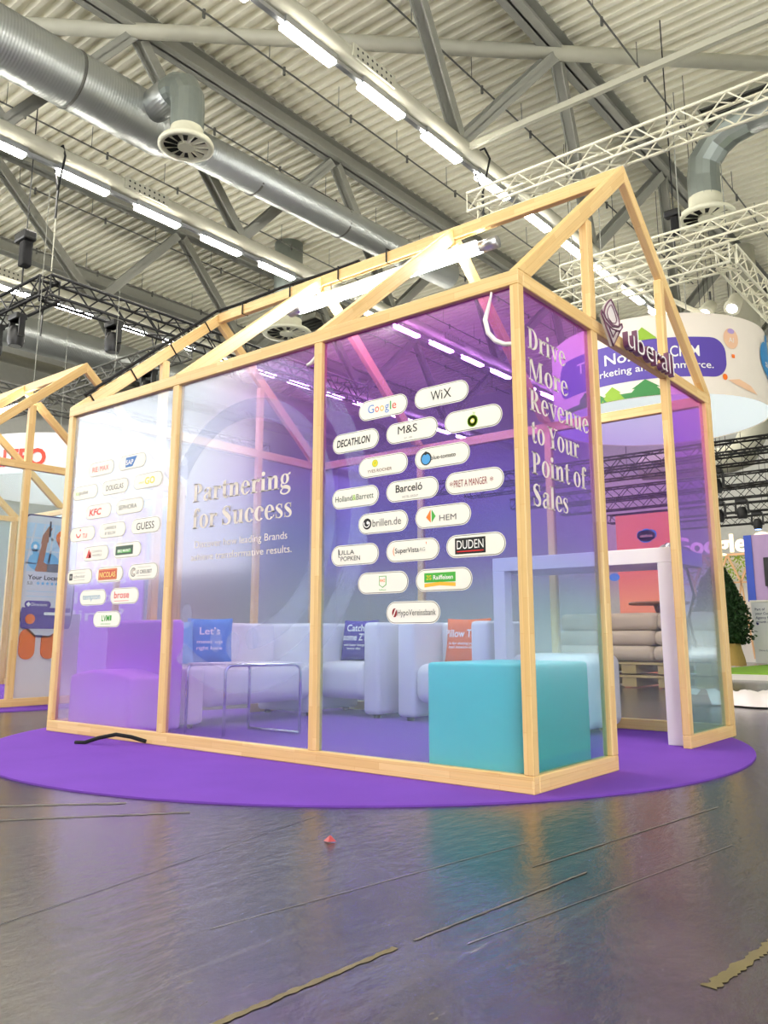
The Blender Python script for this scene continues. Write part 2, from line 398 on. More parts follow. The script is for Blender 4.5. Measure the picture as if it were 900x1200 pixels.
def thing(name, label, cat, loc=(0, 0, 0), group=None):
    o = bpy.data.objects.new(name, None); COL.objects.link(o); o.empty_display_size = 0.1
    o.location = loc; WL[o] = Vector(loc); return tag(o, label, cat, group)
def struct(o): o['kind'] = 'structure'; return o
def copy_tree(o, loc, label, rz=None, group=None):
    """copy of a thing with copies of its parts and sub-parts"""
    def cp(x, par):
        c = x.copy(); COL.objects.link(c)
        if par: c.parent = par
        for ch in x.children: cp(ch, c)
        return c
    r = cp(o, None); r.location = loc
    if rz is not None: r.rotation_euler = (0, 0, rz)
    r['label'] = label
    if group: r['group'] = group
    return r
def rbox(a, b, name, m, parent, r=0.05, seg=4, **k):
    return MB().box(a, b).build(name, m, parent, bevel=r, seg=seg, smooth=True, **k)
X, Y, Z = Vector((1, 0, 0)), Vector((0, 1, 0)), Vector((0, 0, 1))

# ------------------------------------------------------------------ a bold high-contrast serif face, drawn stroke by stroke (em units)
def serif(mb, s, O, ux, uy, size, mi=0, sx=1.0, th=0.0):
    O, ux, uy = Vector(O), Vector(ux), Vector(uy); pen = 0.0
    st, hr = 0.145, 0.04
    for ch in s:
        o = O + ux * (pen * size * sx); A, B = ux * (size * sx), uy * size
        def rc(x0, y0, x1, y1): mb.add([o + A * x0 + B * y0, o + A * x1 + B * y0, o + A * x1 + B * y1, o + A * x0 + B * y1], [(0, 1, 2, 3)], mi)
        def pg(*p): mb.add([o + A * a + B * b for a, b in p], [tuple(range(len(p)))], mi)
        def rg(cx, cy, rx, ry, ix, iy, a0=0, a1=360, dx=0): 
            O2, u2, v2 = o, A, B
            n = 28
            for k in range(n):
                b0, b1 = math.radians(a0 + (a1 - a0) * k / n), math.radians(a0 + (a1 - a0) * (k + 1) / n)
                pg((cx + rx * math.cos(b0), cy + ry * math.sin(b0)), (cx + rx * math.cos(b1), cy + ry * math.sin(b1)), (cx + dx + ix * math.cos(b1), cy + iy * math.sin(b1)), (cx + dx + ix * math.cos(b0), cy + iy * math.sin(b0)))
        def rb(p, w): mb.ribbon(p, w, o, A, B, mi)
        def dot(x, y, r): mb.poly([(x + r * math.cos(2 * PI * k / 14), y + r * math.sin(2 * PI * k / 14)) for k in range(14)], o, A, B, 0, mi)
        def serf(x0, x1, y): rc(x0, y, x1, y + hr)
        adv = 0.5
        if ch == ' ': adv = 0.2
        elif ch in 'PR':
            rc(.08, 0, .08 + st, .7); serf(.01, .31, 0); serf(.01, .25, .7 - hr)
            rg(.23, .505, .25, .195, .1, .155, -90, 90); rc(.2, .31, .25, .35); rc(.2, .66, .25, .7); adv = .52
            if ch == 'R': pg((.2, .34), (.34, .34), (.53, .04), (.62, .04), (.62, 0), (.42, 0)); adv = .62
        elif ch == 'D': rc(.08, 0, .08 + st, .7); serf(.01, .25, 0); serf(.01, .25, .7 - hr); rg(.24, .35, .34, .35, .18, .31, -90, 90); adv = .62
        elif ch == 'M':
            rc(.07, 0, .07 + hr, .7); serf(0, .2, 0); serf(0, .16, .7 - hr); rc(.56, 0, .56 + st, .7); serf(.49, .78, 0); serf(.62, .78, .7 - hr)
            pg((.05, .7), (.21, .7), (.44, .0), (.34, .0)); pg((.36, 0), (.4, 0), (.6, .7), (.56, .7)); adv = .82
        elif ch in 'Ss':
            k = 1.0 if ch == 'S' else .715; q = lambda p: [(a * k, b * k) for a, b in p]
            rb(q([(.4, .5), (.36, .63), (.24, .675), (.12, .6), (.11, .5), (.25, .37), (.38, .24), (.38, .1), (.25, .025), (.11, .07), (.06, .2)]), [z * k for z in (.03, .045, .045, .1, .14, .19, .16, .11, .045, .05, .03)])
            pg(*q([(.38, .47), (.42, .47), (.42, .69), (.39, .69), (.35, .6)])); pg(*q([(.04, .24), (.08, .24), (.12, .1), (.07, .01), (.04, .01)])); adv = .5 * k + .02
        elif ch == 'Y':
            pg((.03, .7), (.2, .7), (.35, .3), (.22, .3)); pg((.27, .3), (.31, .3), (.5, .7), (.46, .7)); rc(.2, 0, .2 + st, .34); serf(.12, .43, 0); serf(-.03, .27, .7 - hr); serf(.36, .58, .7 - hr); adv = .53
        elif ch == 'v':
            pg((.03, .5), (.18, .5), (.32, 0), (.23, 0)); pg((.25, 0), (.3, 0), (.44, .5), (.4, .5)); serf(-.02, .24, .5 - hr); serf(.32, .5, .5 - hr); adv = .48
        elif ch == 'a':
            rc(.27, .05, .27 + st - .01, .36); rb([(.1, .37), (.16, .46), (.26, .475), (.36, .42), (.34, .34)], [.05, .05, .05, .12, .13]); dot(.12, .38, .06)
            rb([(.3, .3), (.14, .22), (.1, .12), (.15, .04), (.24, .04), (.32, .12)], [.04, .08, .14, .1, .05, .04]); rb([(.34, .08), (.4, .02), (.47, .05)], [.12, .06, .03]); adv = .49
        elif ch == 'r': rc(.07, 0, .07 + st, .5); serf(.01, .3, 0); serf(.01, .2, .5 - hr); rb([(.2, .34), (.26, .44), (.34, .46)], [.04, .05, .08]); dot(.35, .43, .065); adv = .42
        elif ch == 't': rc(.09, .08, .09 + st, .6); rc(.02, .46, .34, .5); pg((.09, .6), (.23, .6), (.23, .67)); rb([(.165, .12), (.2, .04), (.27, .02), (.34, .08)], [.145, .11, .05, .03]); adv = .35
        elif ch == 'n': rc(.07, 0, .07 + st, .5); serf(.01, .27, 0); serf(.01, .2, .5 - hr); rb([(.2, .37), (.3, .465), (.39, .43), (.405, .33)], [.04, .07, .13, .145]); rc(.333, 0, .333 + st, .34); serf(.29, .54, 0); adv = .56
        elif ch == 'u': rc(.07, .14, .07 + st, .5); serf(.01, .2, .5 - hr); rb([(.143, .16), (.16, .06), (.24, .03), (.34, .13)], [.145, .12, .06, .04]); rc(.333, 0, .333 + st, .5); serf(.28, .4, .5 - hr); serf(.4, .54, 0); adv = .56
        elif ch == 'e': rg(.24, .25, .215, .262, .08, .225, 0, 318); rc(.1, .25, .455, .288); rb([(.4, .08), (.44, .15)], [.04, .025]); adv = .48
        elif ch == 'c': rg(.24, .25, .215, .262, .08, .225, 40, 318, .01); dot(.37, .37, .065); adv = .45
        elif ch == 'o': rg(.25, .25, .225, .262, .085, .228); adv = .5
        elif ch == 'i': rc(.07, 0, .07 + st, .5); serf(.01, .28, 0); serf(.01, .2, .5 - hr); dot(.142, .63, .082); adv = .3
        elif ch == 'l': rc(.07, 0, .07 + st, .74); serf(.01, .28, 0); serf(.01, .2, .74 - hr); adv = .3
        elif ch == 'f': rc(.08, 0, .08 + st, .58); serf(.02, .3, 0); rc(.01, .46, .32, .5); rb([(.152, .56), (.17, .67), (.25, .725), (.32, .71)], [.145, .13, .06, .08]); dot(.325, .67, .06); adv = .35
        elif ch == 'g':
            rg(.22, .33, .18, .18, .065, .148); rb([(.1, .2), (.07, .12), (.14, .06), (.28, .05), (.4, .0), (.41, -.1), (.3, -.18), (.15, -.18), (.06, -.11), (.1, -.03), (.18, .03)], [.04, .06, .09, .13, .12, .09, .05, .05, .07, .05, .03])
            rb([(.34, .45), (.4, .5), (.45, .49)], [.03, .05, .09]); adv = .48
        pen += adv
    return pen * size * sx
def serif_w(s):
    m = MB(); return serif(m, s, (0, 0, 0), X, Z, 1.0)

# ------------------------------------------------------------------ the hall
fl = MB(); fl.add([(-34, -14, 0), (9, -14, 0), (9, 36, 0), (-34, 36, 0)], [(0, 1, 2, 3)])
struct(fl.build('floor', 'floor'))
dk = MB(); prof = []; y = -28.0
while y < 38:
    prof += [(y, 14.34), (y + .11, 14.34), (y + .16, 14.48), (y + .28, 14.48)]; y += .33
vs = [(-34, a, b) for a, b in prof] + [(11, a, b) for a, b in prof]; n = len(prof)
dk.add(vs, [(i, i + 1, n + i + 1, n + i) for i in range(n - 1)])
struct(dk.build('ceiling', 'deck'))
wb = MB(); wb.box((-34, 36, 0), (11, 36.4, 14.34)); M['clad'] = mat('grey_hall_cladding', rgb(196, 196, 190), .6); struct(wb.build('wall_back', 'clad'))
wb = MB(); wb.box((-34.4, -14, 0), (-34, 3, 3.0)); wb.box((-34.4, 3, 0), (-34, 36, 14.34)); struct(wb.build('wall_left', 'clad'))  # low stretch is out of view, kept low so brightness reflects in the left panels
wb = MB(); wb.box((-17.5, -14.4, 0), (11, -14, 9)); wb.box((-34, -14.4, 0), (-17.5, -14, 2.7)); struct(wb.build('wall_front', mat('dark_hall_cladding', rgb(120, 118, 124), .6)))  # unseen wall, length and heights shaped for the reflections in the long side

wb = MB(); wb.box((11, -4, 0), (11.4, 36, 14.34)); struct(wb.build('wall_right', 'clad'))  # unseen wall, added to dim reflections in the gable panels; gap lets light in

# roof trusses: lamp-carrying bottom chord, top chord beside it, slanting H-section web
BX = (-7.12, -14.12, -21.1, -28.1); TX = (-5.81, -12.75, -19.7, -25.6); ZB, ZT = 11.0, 14.02
words = ('nearest', 'second', 'third', 'farthest')
TY = [5.9 + 6.5 * k for k in range(-6, 6)]; BY = [10.3 + 6.5 * k for k in range(-6, 5)]
for i in range(4):
    t = thing('roof_truss', 'grey steel roof truss with slanting web bars, %s from the timber house' % words[i], 'roof truss', (BX[i], 6, ZB), 'steel roof trusses under the deck')
    MB().tube([(BX[i], -27, ZB), (BX[i], 37, ZB)], .2, 16).build('bottom_chord', 'steel_light', t, smooth=True)
    MB().hbeam((TX[i], -27, ZT + .1), (TX[i], 37, ZT + .1), .42, .5, .05).build('top_chord', 'steel', t)
    for k in range(len(BY)):
        for ty in (TY[k], TY[k + 1]):
            if ty < -10 or BY[k] > 33: continue
            p = Vector((TX[i], ty, ZT - .15)); q = Vector((BX[i], BY[k], ZB + .1))
            MB().hbeam(p + (q - p) * .03, p + (q - p) * .99, .26, .26, .03, up=(1, 0, 0)).build('web_bar', 'steel', t)
    for yy in (6.6, 19.5):
        pl = MB()
        pl.box((BX[i] + .19, yy, ZB - .12), (BX[i] + .23, yy + 1.2, ZB + .14))
        for r in (0, 1):
            for c in range(8): pl.disc(yy + .12 + c * .135, .07 - r * .14, .028, .028, (BX[i] + .232, 0, ZB), Y, Z, 1, 8)
        pl.build('splice_plate', ['steel_light', 'black'], t)

def sx_(i): return BX[i]
tube_glow = glow_mat('lamp_tube_light', (1, .96, .86, 1), LUM_STRENGTH)
ordn = ['first', 'second', 'third', 'fourth', 'fifth', 'sixth', 'seventh', 'eighth', 'ninth', 'tenth', 'eleventh', 'twelfth', 'thirteenth', 'fourteenth', 'fifteenth', 'sixteenth', 'seventeenth', 'eighteenth']
def ceiling_lamp(x, y):
    t = thing('ceiling_lamp', '', 'ceiling lamp', (x, y, ZB - .5))
    h = MB(); h.box((x - .09, y - .02, ZB - .34), (x + .09, y + 1.24, ZB - .2)); h.box((x - .05, y + 1.24, ZB - .32), (x + .05, y + 1.96, ZB - .24)); h.build('housing', 'alu', t)
    g = MB(); g.rrect(x, ZB - .37, .2, .08, .03, (0, y, 0), X, Z, 0, 1.2, n=4); g.build('light_tube', tube_glow, t)
    return t
proto = None
for i in range(3):
    seen = 0
    for k in range(-14, 14):
        yy = 5.09 + 1.98 * k
        lab = 'lamp row behind the viewer, under the %s roof truss' % words[i]
        k0 = (-1, -1, 0)[i]
        if k >= k0:
            lab = 'lit white strip lamp under the %s roof truss, %s from the left end in view' % (words[i], ordn[min(seen, 17)]); seen += 1
        if proto is None:
            proto = ceiling_lamp(BX[0], yy); t = proto; base = Vector(proto.location); t['label'] = lab; t['group'] = 'strip lamps along the roof trusses'
        else: t = copy_tree(proto, (BX[i], yy, ZB - .5), lab, group='strip lamps along the roof trusses')

# wind bracing and tie rods, sprinkler pipes
def simple(name, label, cat, mb, m, group=None, **k):
    return tag(mb.build(name, m, **k), label, cat, group)
d = Vector((12.65, 12.16, 0)).normalized(); p0 = Vector((-12.72, 5.95, 13.85)); p1 = Vector((-5.85, 12.2, 13.85))
mb = MB(); mb.tube([p0 - d * 12, p1 + d * 7], .17, 14)
simple('bracing_tube', 'thick cream tube bracing the roof, crossing the top of the picture', 'roof brace', mb, 'steel_light', smooth=True)
simple('tie_bar', 'slim pale tie bar running from the nearest truss to the right frame edge', 'roof tie', MB().bar((-7.1, 10.45, ZB), (5, 10.45, ZB), .1, .13), 'steel_light')
for j, (x, ya, yb, where) in enumerate([(-10.55, -4, 26, 'left of the nearest truss'), (-16.7, 0, 30, 'right of the third truss'), (-13.6, 8, 30, 'beside the second truss'), (-19.9, 2, 34, 'over the black lighting truss'), (-7.4, 4, 26, 'crossing the nearest truss'), (-4.25, 6, 30, 'right of the nearest truss'), (-23.5, 4, 34, 'farthest left of all pipes')]):
    mb = MB(); mb.tube([(x, ya, 13.35), (x, yb, 13.35)], .022, 6)
    y = ya + .4
    while y < yb:
        mb.tube([(x, y, 13.35), (x, y, 13.95)], .01, 4); mb.tube([(x - .04, y + .5, 13.25), (x - .04, y + .5, 13.45)], .035, 5); y += 2.3
    simple('sprinkler_pipe', 'thin dark sprinkler pipe under the deck, %s' % where, 'pipe', mb, 'steel_dark', 'sprinkler pipes under the roof deck')
# roof vents (dark openings)
for (x0, x1, y0, y1, lb) in ((-4.1, -2.2, 16.9, 17.9, 'dark roof opening above the white truss at upper right'), (-23.5, -21.7, 21.0, 22.3, 'small dark roof opening left of centre')):
    mb = MB(); mb.box((x0, y0, 14.2), (x1, y1, 14.33), 0)
    for k in range(5): mb.box((x0 + .05, y0 + .08 + k * (y1 - y0) / 5, 14.12), (x1 - .05, y0 + .14 + k * (y1 - y0) / 5, 14.2), 1)
    for a, b in (((x0 - .08, y0 - .08), (x1 + .08, y0)), ((x0 - .08, y1), (x1 + .08, y1 + .08)), ((x0 - .08, y0), (x0, y1)), ((x1, y0), (x1 + .08, y1))): mb.box((*a, 14.08), (*b, 14.3), 2)
    simple('roof_vent', lb, 'roof vent', mb, ['black', 'steel_dark', 'steel_light'])

# ventilation ducts
def duct_mat():
    m, nt, N, L, P = new_mat('spiral_duct_steel'); P.inputs['Base Color'].default_value = rgb(178, 182, 180); P.inputs['Metallic'].default_value = .75; P.inputs['Roughness'].default_value = .38
    tc = N.new('ShaderNodeTexCoord'); wv = N.new('ShaderNodeTexWave'); wv.bands_direction = 'Y'; wv.inputs['Scale'].default_value = 5.0; wv.inputs['Distortion'].default_value = 0.0
    L.new(tc.outputs['Object'], wv.inputs[0]); b = N.new('ShaderNodeBump'); b.inputs['Strength'].default_value = .3; b.inputs['Distance'].default_value = .012; L.new(wv.outputs[1], b.inputs['Height']); L.new(b.outputs[0], P.inputs['Normal']); return m
M['duct'] = duct_mat(); M['ductplain'] = mat('plain_duct_steel', rgb(150, 158, 152), .4, metal=.6)
M['diffuser'] = mat('cream_diffuser', rgb(226, 224, 200), .5)
def diffuser(parent, c, r, neck):
    c = Vector(c); f = MB()
    f.lathe([(neck, .5), (neck * 1.02, .22), (r * .96, .1), (r, .06), (r, 0), (r * .82, -.01), (r * .8, .04)], c, 32)
    nk = f.build('diffuser_bell', 'diffuser', parent, smooth=True)
    b = MB(); b.lathe([(0.0, .05), (r * .8, .05)], c, 24); b.build('dark_throat', 'black', nk)
    for k in range(12):
        a = 2 * PI * k / 12; u = Vector((math.cos(a), math.sin(a), 0)); v = Vector((-u.y, u.x, 0))
        MB().add([c + u * r * .3 - v * r * .015 + Z * .03, c + u * r * .8 - v * r * .03 + Z * .03, c + u * r * .8 + v * r * .2 - Z * .01, c + u * r * .3 + v * r * .06 - Z * .01], [(0, 1, 2, 3)]).build('vane', 'diffuser', nk)
    MB().lathe([(0, -.015), (r * .3, -.015), (r * .3, .05)], c, 20).build('hub', 'diffuser', nk)
t = thing('ventilation_duct', 'large spiral steel air duct with elbow outlet at upper left', 'air duct', (-12.6, 6, 11.8))
xd, zd = -12.62, 11.8
MB().tube([(xd, -14, zd), (xd, 6.6, zd), (xd + .02, 7.3, zd)], [.6, .6, .44], 28).build('wide_pipe', 'duct', t, smooth=True)
MB().tube([(xd + .02, 7.25, zd), (xd + .4, 14.3, zd), (xd + .6, 17, zd)], .42, 24).build('narrow_pipe', 'duct', t, smooth=True)
for yy, r in ((4.4, .615), (9.3, .435), (12.3, .435), (14.9, .435)): MB().tube([(xd + max(0, (yy - 7.3) * .055), yy - .03, zd), (xd + max(0, (yy - 7.3) * .055), yy + .03, zd)], r, 28).build('clamp_ring', 'steel_dark', t, smooth=True)
el = [(xd + .3, 5.95, zd), (xd + 1.05, 5.98, zd + .12), (xd + 1.28, 5.99, zd + .13), (xd + 1.5, 6.0, zd + .02), (xd + 1.62, 6.0, zd - .22), (xd + 1.64, 6.0, zd - .5), (xd + 1.64, 6.0, zd - .95)]
el = [(p[0], p[1] + .1, p[2]) for p in el]
MB().tube(el[:2], .34, 20).build('branch_pipe', 'duct', t, smooth=True)
MB().tube(el[1:], .34, 20).build('elbow', 'ductplain', t)
diffuser(t, (xd + 1.64, 6.1, zd - 1.35), .56, .33)
t = thing('ventilation_duct', 'steel air duct with round outlet at the upper right edge', 'air duct', (-3.4, 15, 11.6))
el = [(3.5, 13.6, 11.85), (-2.3, 14.55, 11.85), (-2.75, 14.62, 11.8), (-3.1, 14.7, 11.65), (-3.4, 14.75, 11.3), (-3.45, 14.78, 10.9), (-3.45, 14.78, 10.4)]
MB().tube(el[:2], .36, 20).build('branch_pipe', 'duct', t, smooth=True)
MB().tube(el[1:], .36, 14).build('elbow', 'ductplain', t)
diffuser(t, (-3.45, 14.78, 9.95), .62, .36)
t = thing('ventilation_duct', 'small dark duct drop with round outlet above the middle panel', 'air duct', (-18, 15.5, 11.5))
MB().tube([(-18.1, 15.9, 14.34), (-18.1, 15.9, 11.5)], .5, 20).build('drop_pipe', 'ductplain', t, smooth=True)
diffuser(t, (-18.1, 15.9, 11.0), .85, .5)
t = thing('ventilation_duct', 'far spiral air duct at the left edge behind the black truss', 'air duct', (-26, 10, 11))
MB().tube([(-25.6, -2, 11.2), (-25.6, 30, 11.2)], .62, 24).build('pipe', 'duct', t, smooth=True)
t = thing('ventilation_duct', 'pale curved duct far behind, between the right-hand lamp trusses', 'air duct', (-5.8, 25, 6))
MB().tube([(-9.5, 25.6, 6.7), (-6.7, 25.4, 6.5), (-6.0, 25.4, 6.65), (-5.6, 25.4, 7.35), (-5.55, 25.4, 13.9)], .48, 20).build('pipe', 'steel_light', t, smooth=True)

# ------------------------------------------------------------------ lighting trusses (four chords and lacing)
def truss(parent, p, q, s, m, r=.025, cell=None, rl=.012):
    p, q = Vector(p), Vector(q); d = (q - p); L_ = d.length; d.normalize(); a = d.cross(Z).normalized(); cell = cell or s
    cor = [a * (s / 2 * i) + Z * (s / 2 * j) for i, j in ((-1, -1), (1, -1), (1, 1), (-1, 1))]
    for c in cor: MB().tube([p + c, q + c], r, 8).build('chord', m, parent, smooth=True)
    n = max(2, round(L_ / cell)); lc = MB()
    for i in range(4):
        c0, c1 = cor[i], cor[(i + 1) % 4]
        for k in range(n):
            t0, t1 = p + d * (L_ * k / n), p + d * (L_ * (k + 1) / n)
            A_, B_ = (c0, c1) if k % 2 == 0 else (c1, c0)
            lc.tube([t0 + A_, t1 + B_], rl, 5, cap=False)
        for e in (p, q): lc.tube([e + c0, e + c1], rl, 5, cap=False)
    lc.build('lacing', m, parent)
t = thing('lighting_truss', 'long white box truss ending above the timber ridge', 'truss', (-5, 8, 8)); truss(t, (-5.35, 8.0, 8.0), (4.0, 8.0, 8.0), .34, 'whitetube')
t = thing('lighting_truss', 'white box truss behind the gable, second from the top', 'truss', (-5, 11.5, 8)); truss(t, (-5.4, 11.5, 7.95), (3.0, 11.5, 7.95), .34, 'whitetube')
t = thing('lighting_truss', 'cream corner truss with a stage lamp above the round banner', 'truss', (-2, 10.6, 7)); truss(t, (-5.2, 10.6, 7), (-1.85, 10.6, 7), .34, 'whitetube'); truss(t, (-1.95, 10.6, 7), (-1.95, 19, 7), .34, 'whitetube')
t = thing('lighting_truss', 'black box truss frame hanging at the left edge', 'truss', (-14.3, 5, 8)); truss(t, (-14.3, 5.1, 8), (-14.3, 15.5, 8), .45, 'black', .035, rl=.018); truss(t, (-14.3, 5.2, 8), (-24, 5.2, 8), .45, 'black', .035, rl=.018)
t = thing('lighting_truss', 'lower dark truss crossing behind the left booth roof', 'truss', (-15, 6, 6.9)); truss(t, (-13.5, 8.2, 7.3), (-24, 8.2, 7.3), .4, 'steel_dark', .03, rl=.016)
t = thing('lighting_truss', 'far dark truss over the white ring sign at left', 'truss', (-18, 8, 6)); truss(t, (-17, 4, 6.3), (-17, 14, 6.3), .4, 'steel_dark', .03, rl=.016)
for j, (yy, zz) in enumerate(((15.6, 4.78), (17.8, 5.0), (20.5, 4.95), (24, 5.15), (28, 5.26), (32, 5.32))):
    t = thing('lighting_truss', 'black horizontal truss in the right background, %s from the top' % ordn[j], 'truss', (-5, yy, zz), 'black trusses in the right background')
    truss(t, (-12, yy, zz), (2, yy, zz), .32, 'black', .026, rl=.012)
    for x in (-7.2 + j * .3, -4.0 - j * .55):
        MB().tube([(x, yy, zz + .1), (x, yy, 14.3)], .009, 5).build('hanging_wire', 'black', t)

def stage_lamp(label, loc, lit=None, s=1.0):
    x, y, z = loc; t = thing('stage_lamp', label, 'stage lamp', loc, 'moving stage lamps')
    MB().box((x - .16 * s, y - .1 * s, z - .1 * s), (x + .16 * s, y + .1 * s, z)).build('base', 'black', t, bevel=.02)
    yk = MB()
    for k in (-1, 1): yk.box((x + k * .17 * s - .02, y - .05 * s, z - .42 * s), (x + k * .17 * s + .02, y + .05 * s, z - .08 * s))
    yk.box((x - .17 * s, y - .05 * s, z - .1 * s), (x + .17 * s, y + .05 * s, z - .07 * s)); yk.build('yoke', 'black', t)
    MB().lathe([(0, .16 * s), (.1 * s, .14 * s), (.14 * s, .02), (.14 * s, -.12 * s), (.11 * s, -.2 * s)], (x, y, z - .36 * s), 16).build('head', 'black', t, smooth=True)
    MB().lathe([(0, -.2 * s), (.1 * s, -.2 * s)], (x, y, z - .36 * s), 14).build('lens', lit or 'alu', t)
    return t
blue_glow = glow_mat('blue_lamp_lens', (.25, .45, 1, 1), 6); white_glow = glow_mat('white_lamp_lens', (1, .96, .88, 1), 12)
stage_lamp('black stage lamp under the fourth background truss, left one', (-5.78, 24, 4.93), s=1.1)
stage_lamp('black stage lamp with blue lens in the right background', (-6.4, 28, 5.04), blue_glow, 1.1)
stage_lamp('black stage lamp beside the corner post, upper one', (-4.62, 17.8, 4.78), s=1.1)
stage_lamp('black stage lamp beside the corner post, lower one', (-6.5, 24, 4.93), s=1.2)
for k, (x, yy, z) in enumerate(((-14.3, 6.8, 7.73), (-15.6, 5.2, 7.73), (-16.6, 5.2, 7.73), (-14.9, 8.2, 7.06))):
    stage_lamp('black stage lamp hung under the black truss at left, %s' % ('beyond the corner', 'near the corner', 'at the frame edge', 'on the lower truss')[k], (x, yy, z), white_glow if k == 2 else None, 1.3)
def profile_spot(label, loc, dirv):
    c = Vector(loc); dv = Vector(dirv).normalized(); t = thing('profile_spot', label, 'spotlight', loc)
    MB().tube([c, c + dv * .35, c + dv * .36], [.13, .16, .16], 16).build('barrel', 'steel_light', t, smooth=True)
    MB().tube([c + dv * .361, c + dv * .365], .1, 16).build('lens', white_glow, t)
    MB().tube([c, c + Vector((0, 0, .3))], .02, 6).build('bracket', 'black', t)
profile_spot('bright round spotlight above the banner, left of the pair', (-2.95, 12.9, 7.12), (-.1, -.55, -.5))
profile_spot('grey can spotlight under the corner truss, right of the pair', (-2.45, 12.9, 7.15), (-.1, -.5, -.6))
simple('boom_pipe', 'thin white boom pipe slanting below the corner truss', 'pipe', MB().tube([(-3.35, 10.8, 6.85), (-1.95, 16.5, 6.6)], .045, 8), 'whitetube', smooth=True)
simple('boom_pipe', 'short white pipe behind the sign logo', 'pipe', MB().tube([(-6.2, 13.2, 6.9), (-5.0, 17.5, 6.9)], .06, 8), 'whitetube', smooth=True)
# chain hoists, straps and ropes
def hoist(label, x, y, z, ztop, s=.65):
    t = thing('chain_hoist', label, 'hoist', (x, y, z))
    b = MB(); b.box((x - .3 * s, y - .16 * s, z), (x + .22 * s, y + .16 * s, z + .24 * s)); b.build('motor', 'black', t, bevel=.04)
    MB().box((x - .1 * s, y - .12 * s, z - .65 * s), (x + .16 * s, y + .12 * s, z - .01)).build('chain_bag', 'blackcloth', t, bevel=.04)
    MB().tube([(x, y, z + .2 * s), (x, y, ztop)], .014, 6).build('chain', 'black', t)
    MB().tube([(x - .02, y, z - .65 * s), (x - .02, y, z - 1.1 * s)], .02, 6).build('hook_chain', 'black', t)
    return t
hoist('black chain hoist hanging right of the gable peak', -3.72, 13.4, 9.5, 14.3)
hoist('black chain hoist above the left black truss corner', -14.6, 4.75, 9.0, 14.3, .9)
hoist('black chain hoist half hidden at the right corner post', -1.6, 15, 8.0, 14.3)
for lb, x, y, zt, zb, rope in (('black strap and rope over the third truss chord at upper left', BX[1], 5.1, ZB + .22, 8.3, True), ('black strap holding the end of the long white truss', BX[0] + .1, 11.0, ZB + .22, 8.9, False), ('black strap on the third roof truss', BX[2], 8.6, ZB + .22, 9.6, False), ('black strap on the third roof truss, farther along', BX[2], 12.6, ZB + .22, 9.6, False)):
    t = thing('sling_strap', lb, 'strap', (x, y, zb), 'black slings on the roof trusses')
    MB().tube([(x - .22, y, zt - .3), (x - .1, y, zt), (x + .1, y, zt), (x + .23, y, zt - .3), (x + .03, y, zt - 1.05), (x - .22, y, zt - .3)], .025, 6).build('strap', 'blackcloth', t)
    MB().tube([(x + .03, y, zt - 1.05), (x + .02, y, zt - 1.7)], .03, 6).build('hook', 'black', t)
    if rope: MB().tube([(x + .03, y, zt - 1.1), (x + .03, y, zb)], .013, 5).build('rope', 'steel_light', t)

# ------------------------------------------------------------------ the timber house
Lh, Wh, Hh, Rh, BH = 3.942, 2.773, 2.4, 3.594, 0.075
CX0, CY0 = -2.004, 1.282
cp = MB(); cp.lathe([(0, .012), (2.43, .012), (2.45, .008), (2.45, 0)], (CX0, CY0, 0), 96)
simple('round_carpet', 'round violet carpet under the large timber house', 'carpet', cp, 'carpet')
cp = MB(); cp.lathe([(0, .012), (2.43, .012), (2.45, .008), (2.45, 0)], (CX0 - 6.1, CY0, 0), 96)
simple('round_carpet', 'violet carpet under the second timber house at the left edge', 'carpet', cp, 'carpet')
BASE = .012

F_right = film_mat('violet_print_film', [(0, (.82, .91, .96, 1)), (.32, (.76, .87, .99, 1)), (.50, (.60, .66, .99, 1)), (.70, (.66, .46, .98, 1)), (1, (.86, .46, .97, 1))],
                   (-2.7, -1.2, [(0, (.84, .70, .95, 1)), (.3, (.88, .78, .97, 1)), (.55, (.80, .82, .99, 1)), (.8, (.90, .95, 1, 1)), (1, (.92, .97, .99, 1))]), milk=.10, milk_left=.27)  # left part of the print paler and milkier, with painted reflection
F_side = film_mat('violet_side_film', [(0, (.56, .82, .85, 1)), (.33, (.64, .82, .91, 1)), (.48, (.64, .62, .96, 1)), (.72, (.70, .42, .97, 1)), (1, (.86, .48, .98, 1))], milk=.08)
F_back = film_mat('violet_back_film', [(0, (.90, .92, .96, 1)), (.42, (.94, .90, .95, 1)), (.56, (.84, .62, .93, 1)), (.78, (.78, .60, .96, 1)), (1, (.86, .78, .99, 1))], milk=.05)
F_clear = film_mat('pale_blue_film', [(0, (.95, .96, .99, 1)), (.5, (.93, .97, 1, 1)), (1, (.90, .98, 1, 1))], milk=.02)
F_far = film_mat('pale_lavender_film', [(0, (.93, .90, .97, 1)), (.5, (.94, .92, .99, 1)), (1, (.93, .96, 1, 1))], milk=.06)

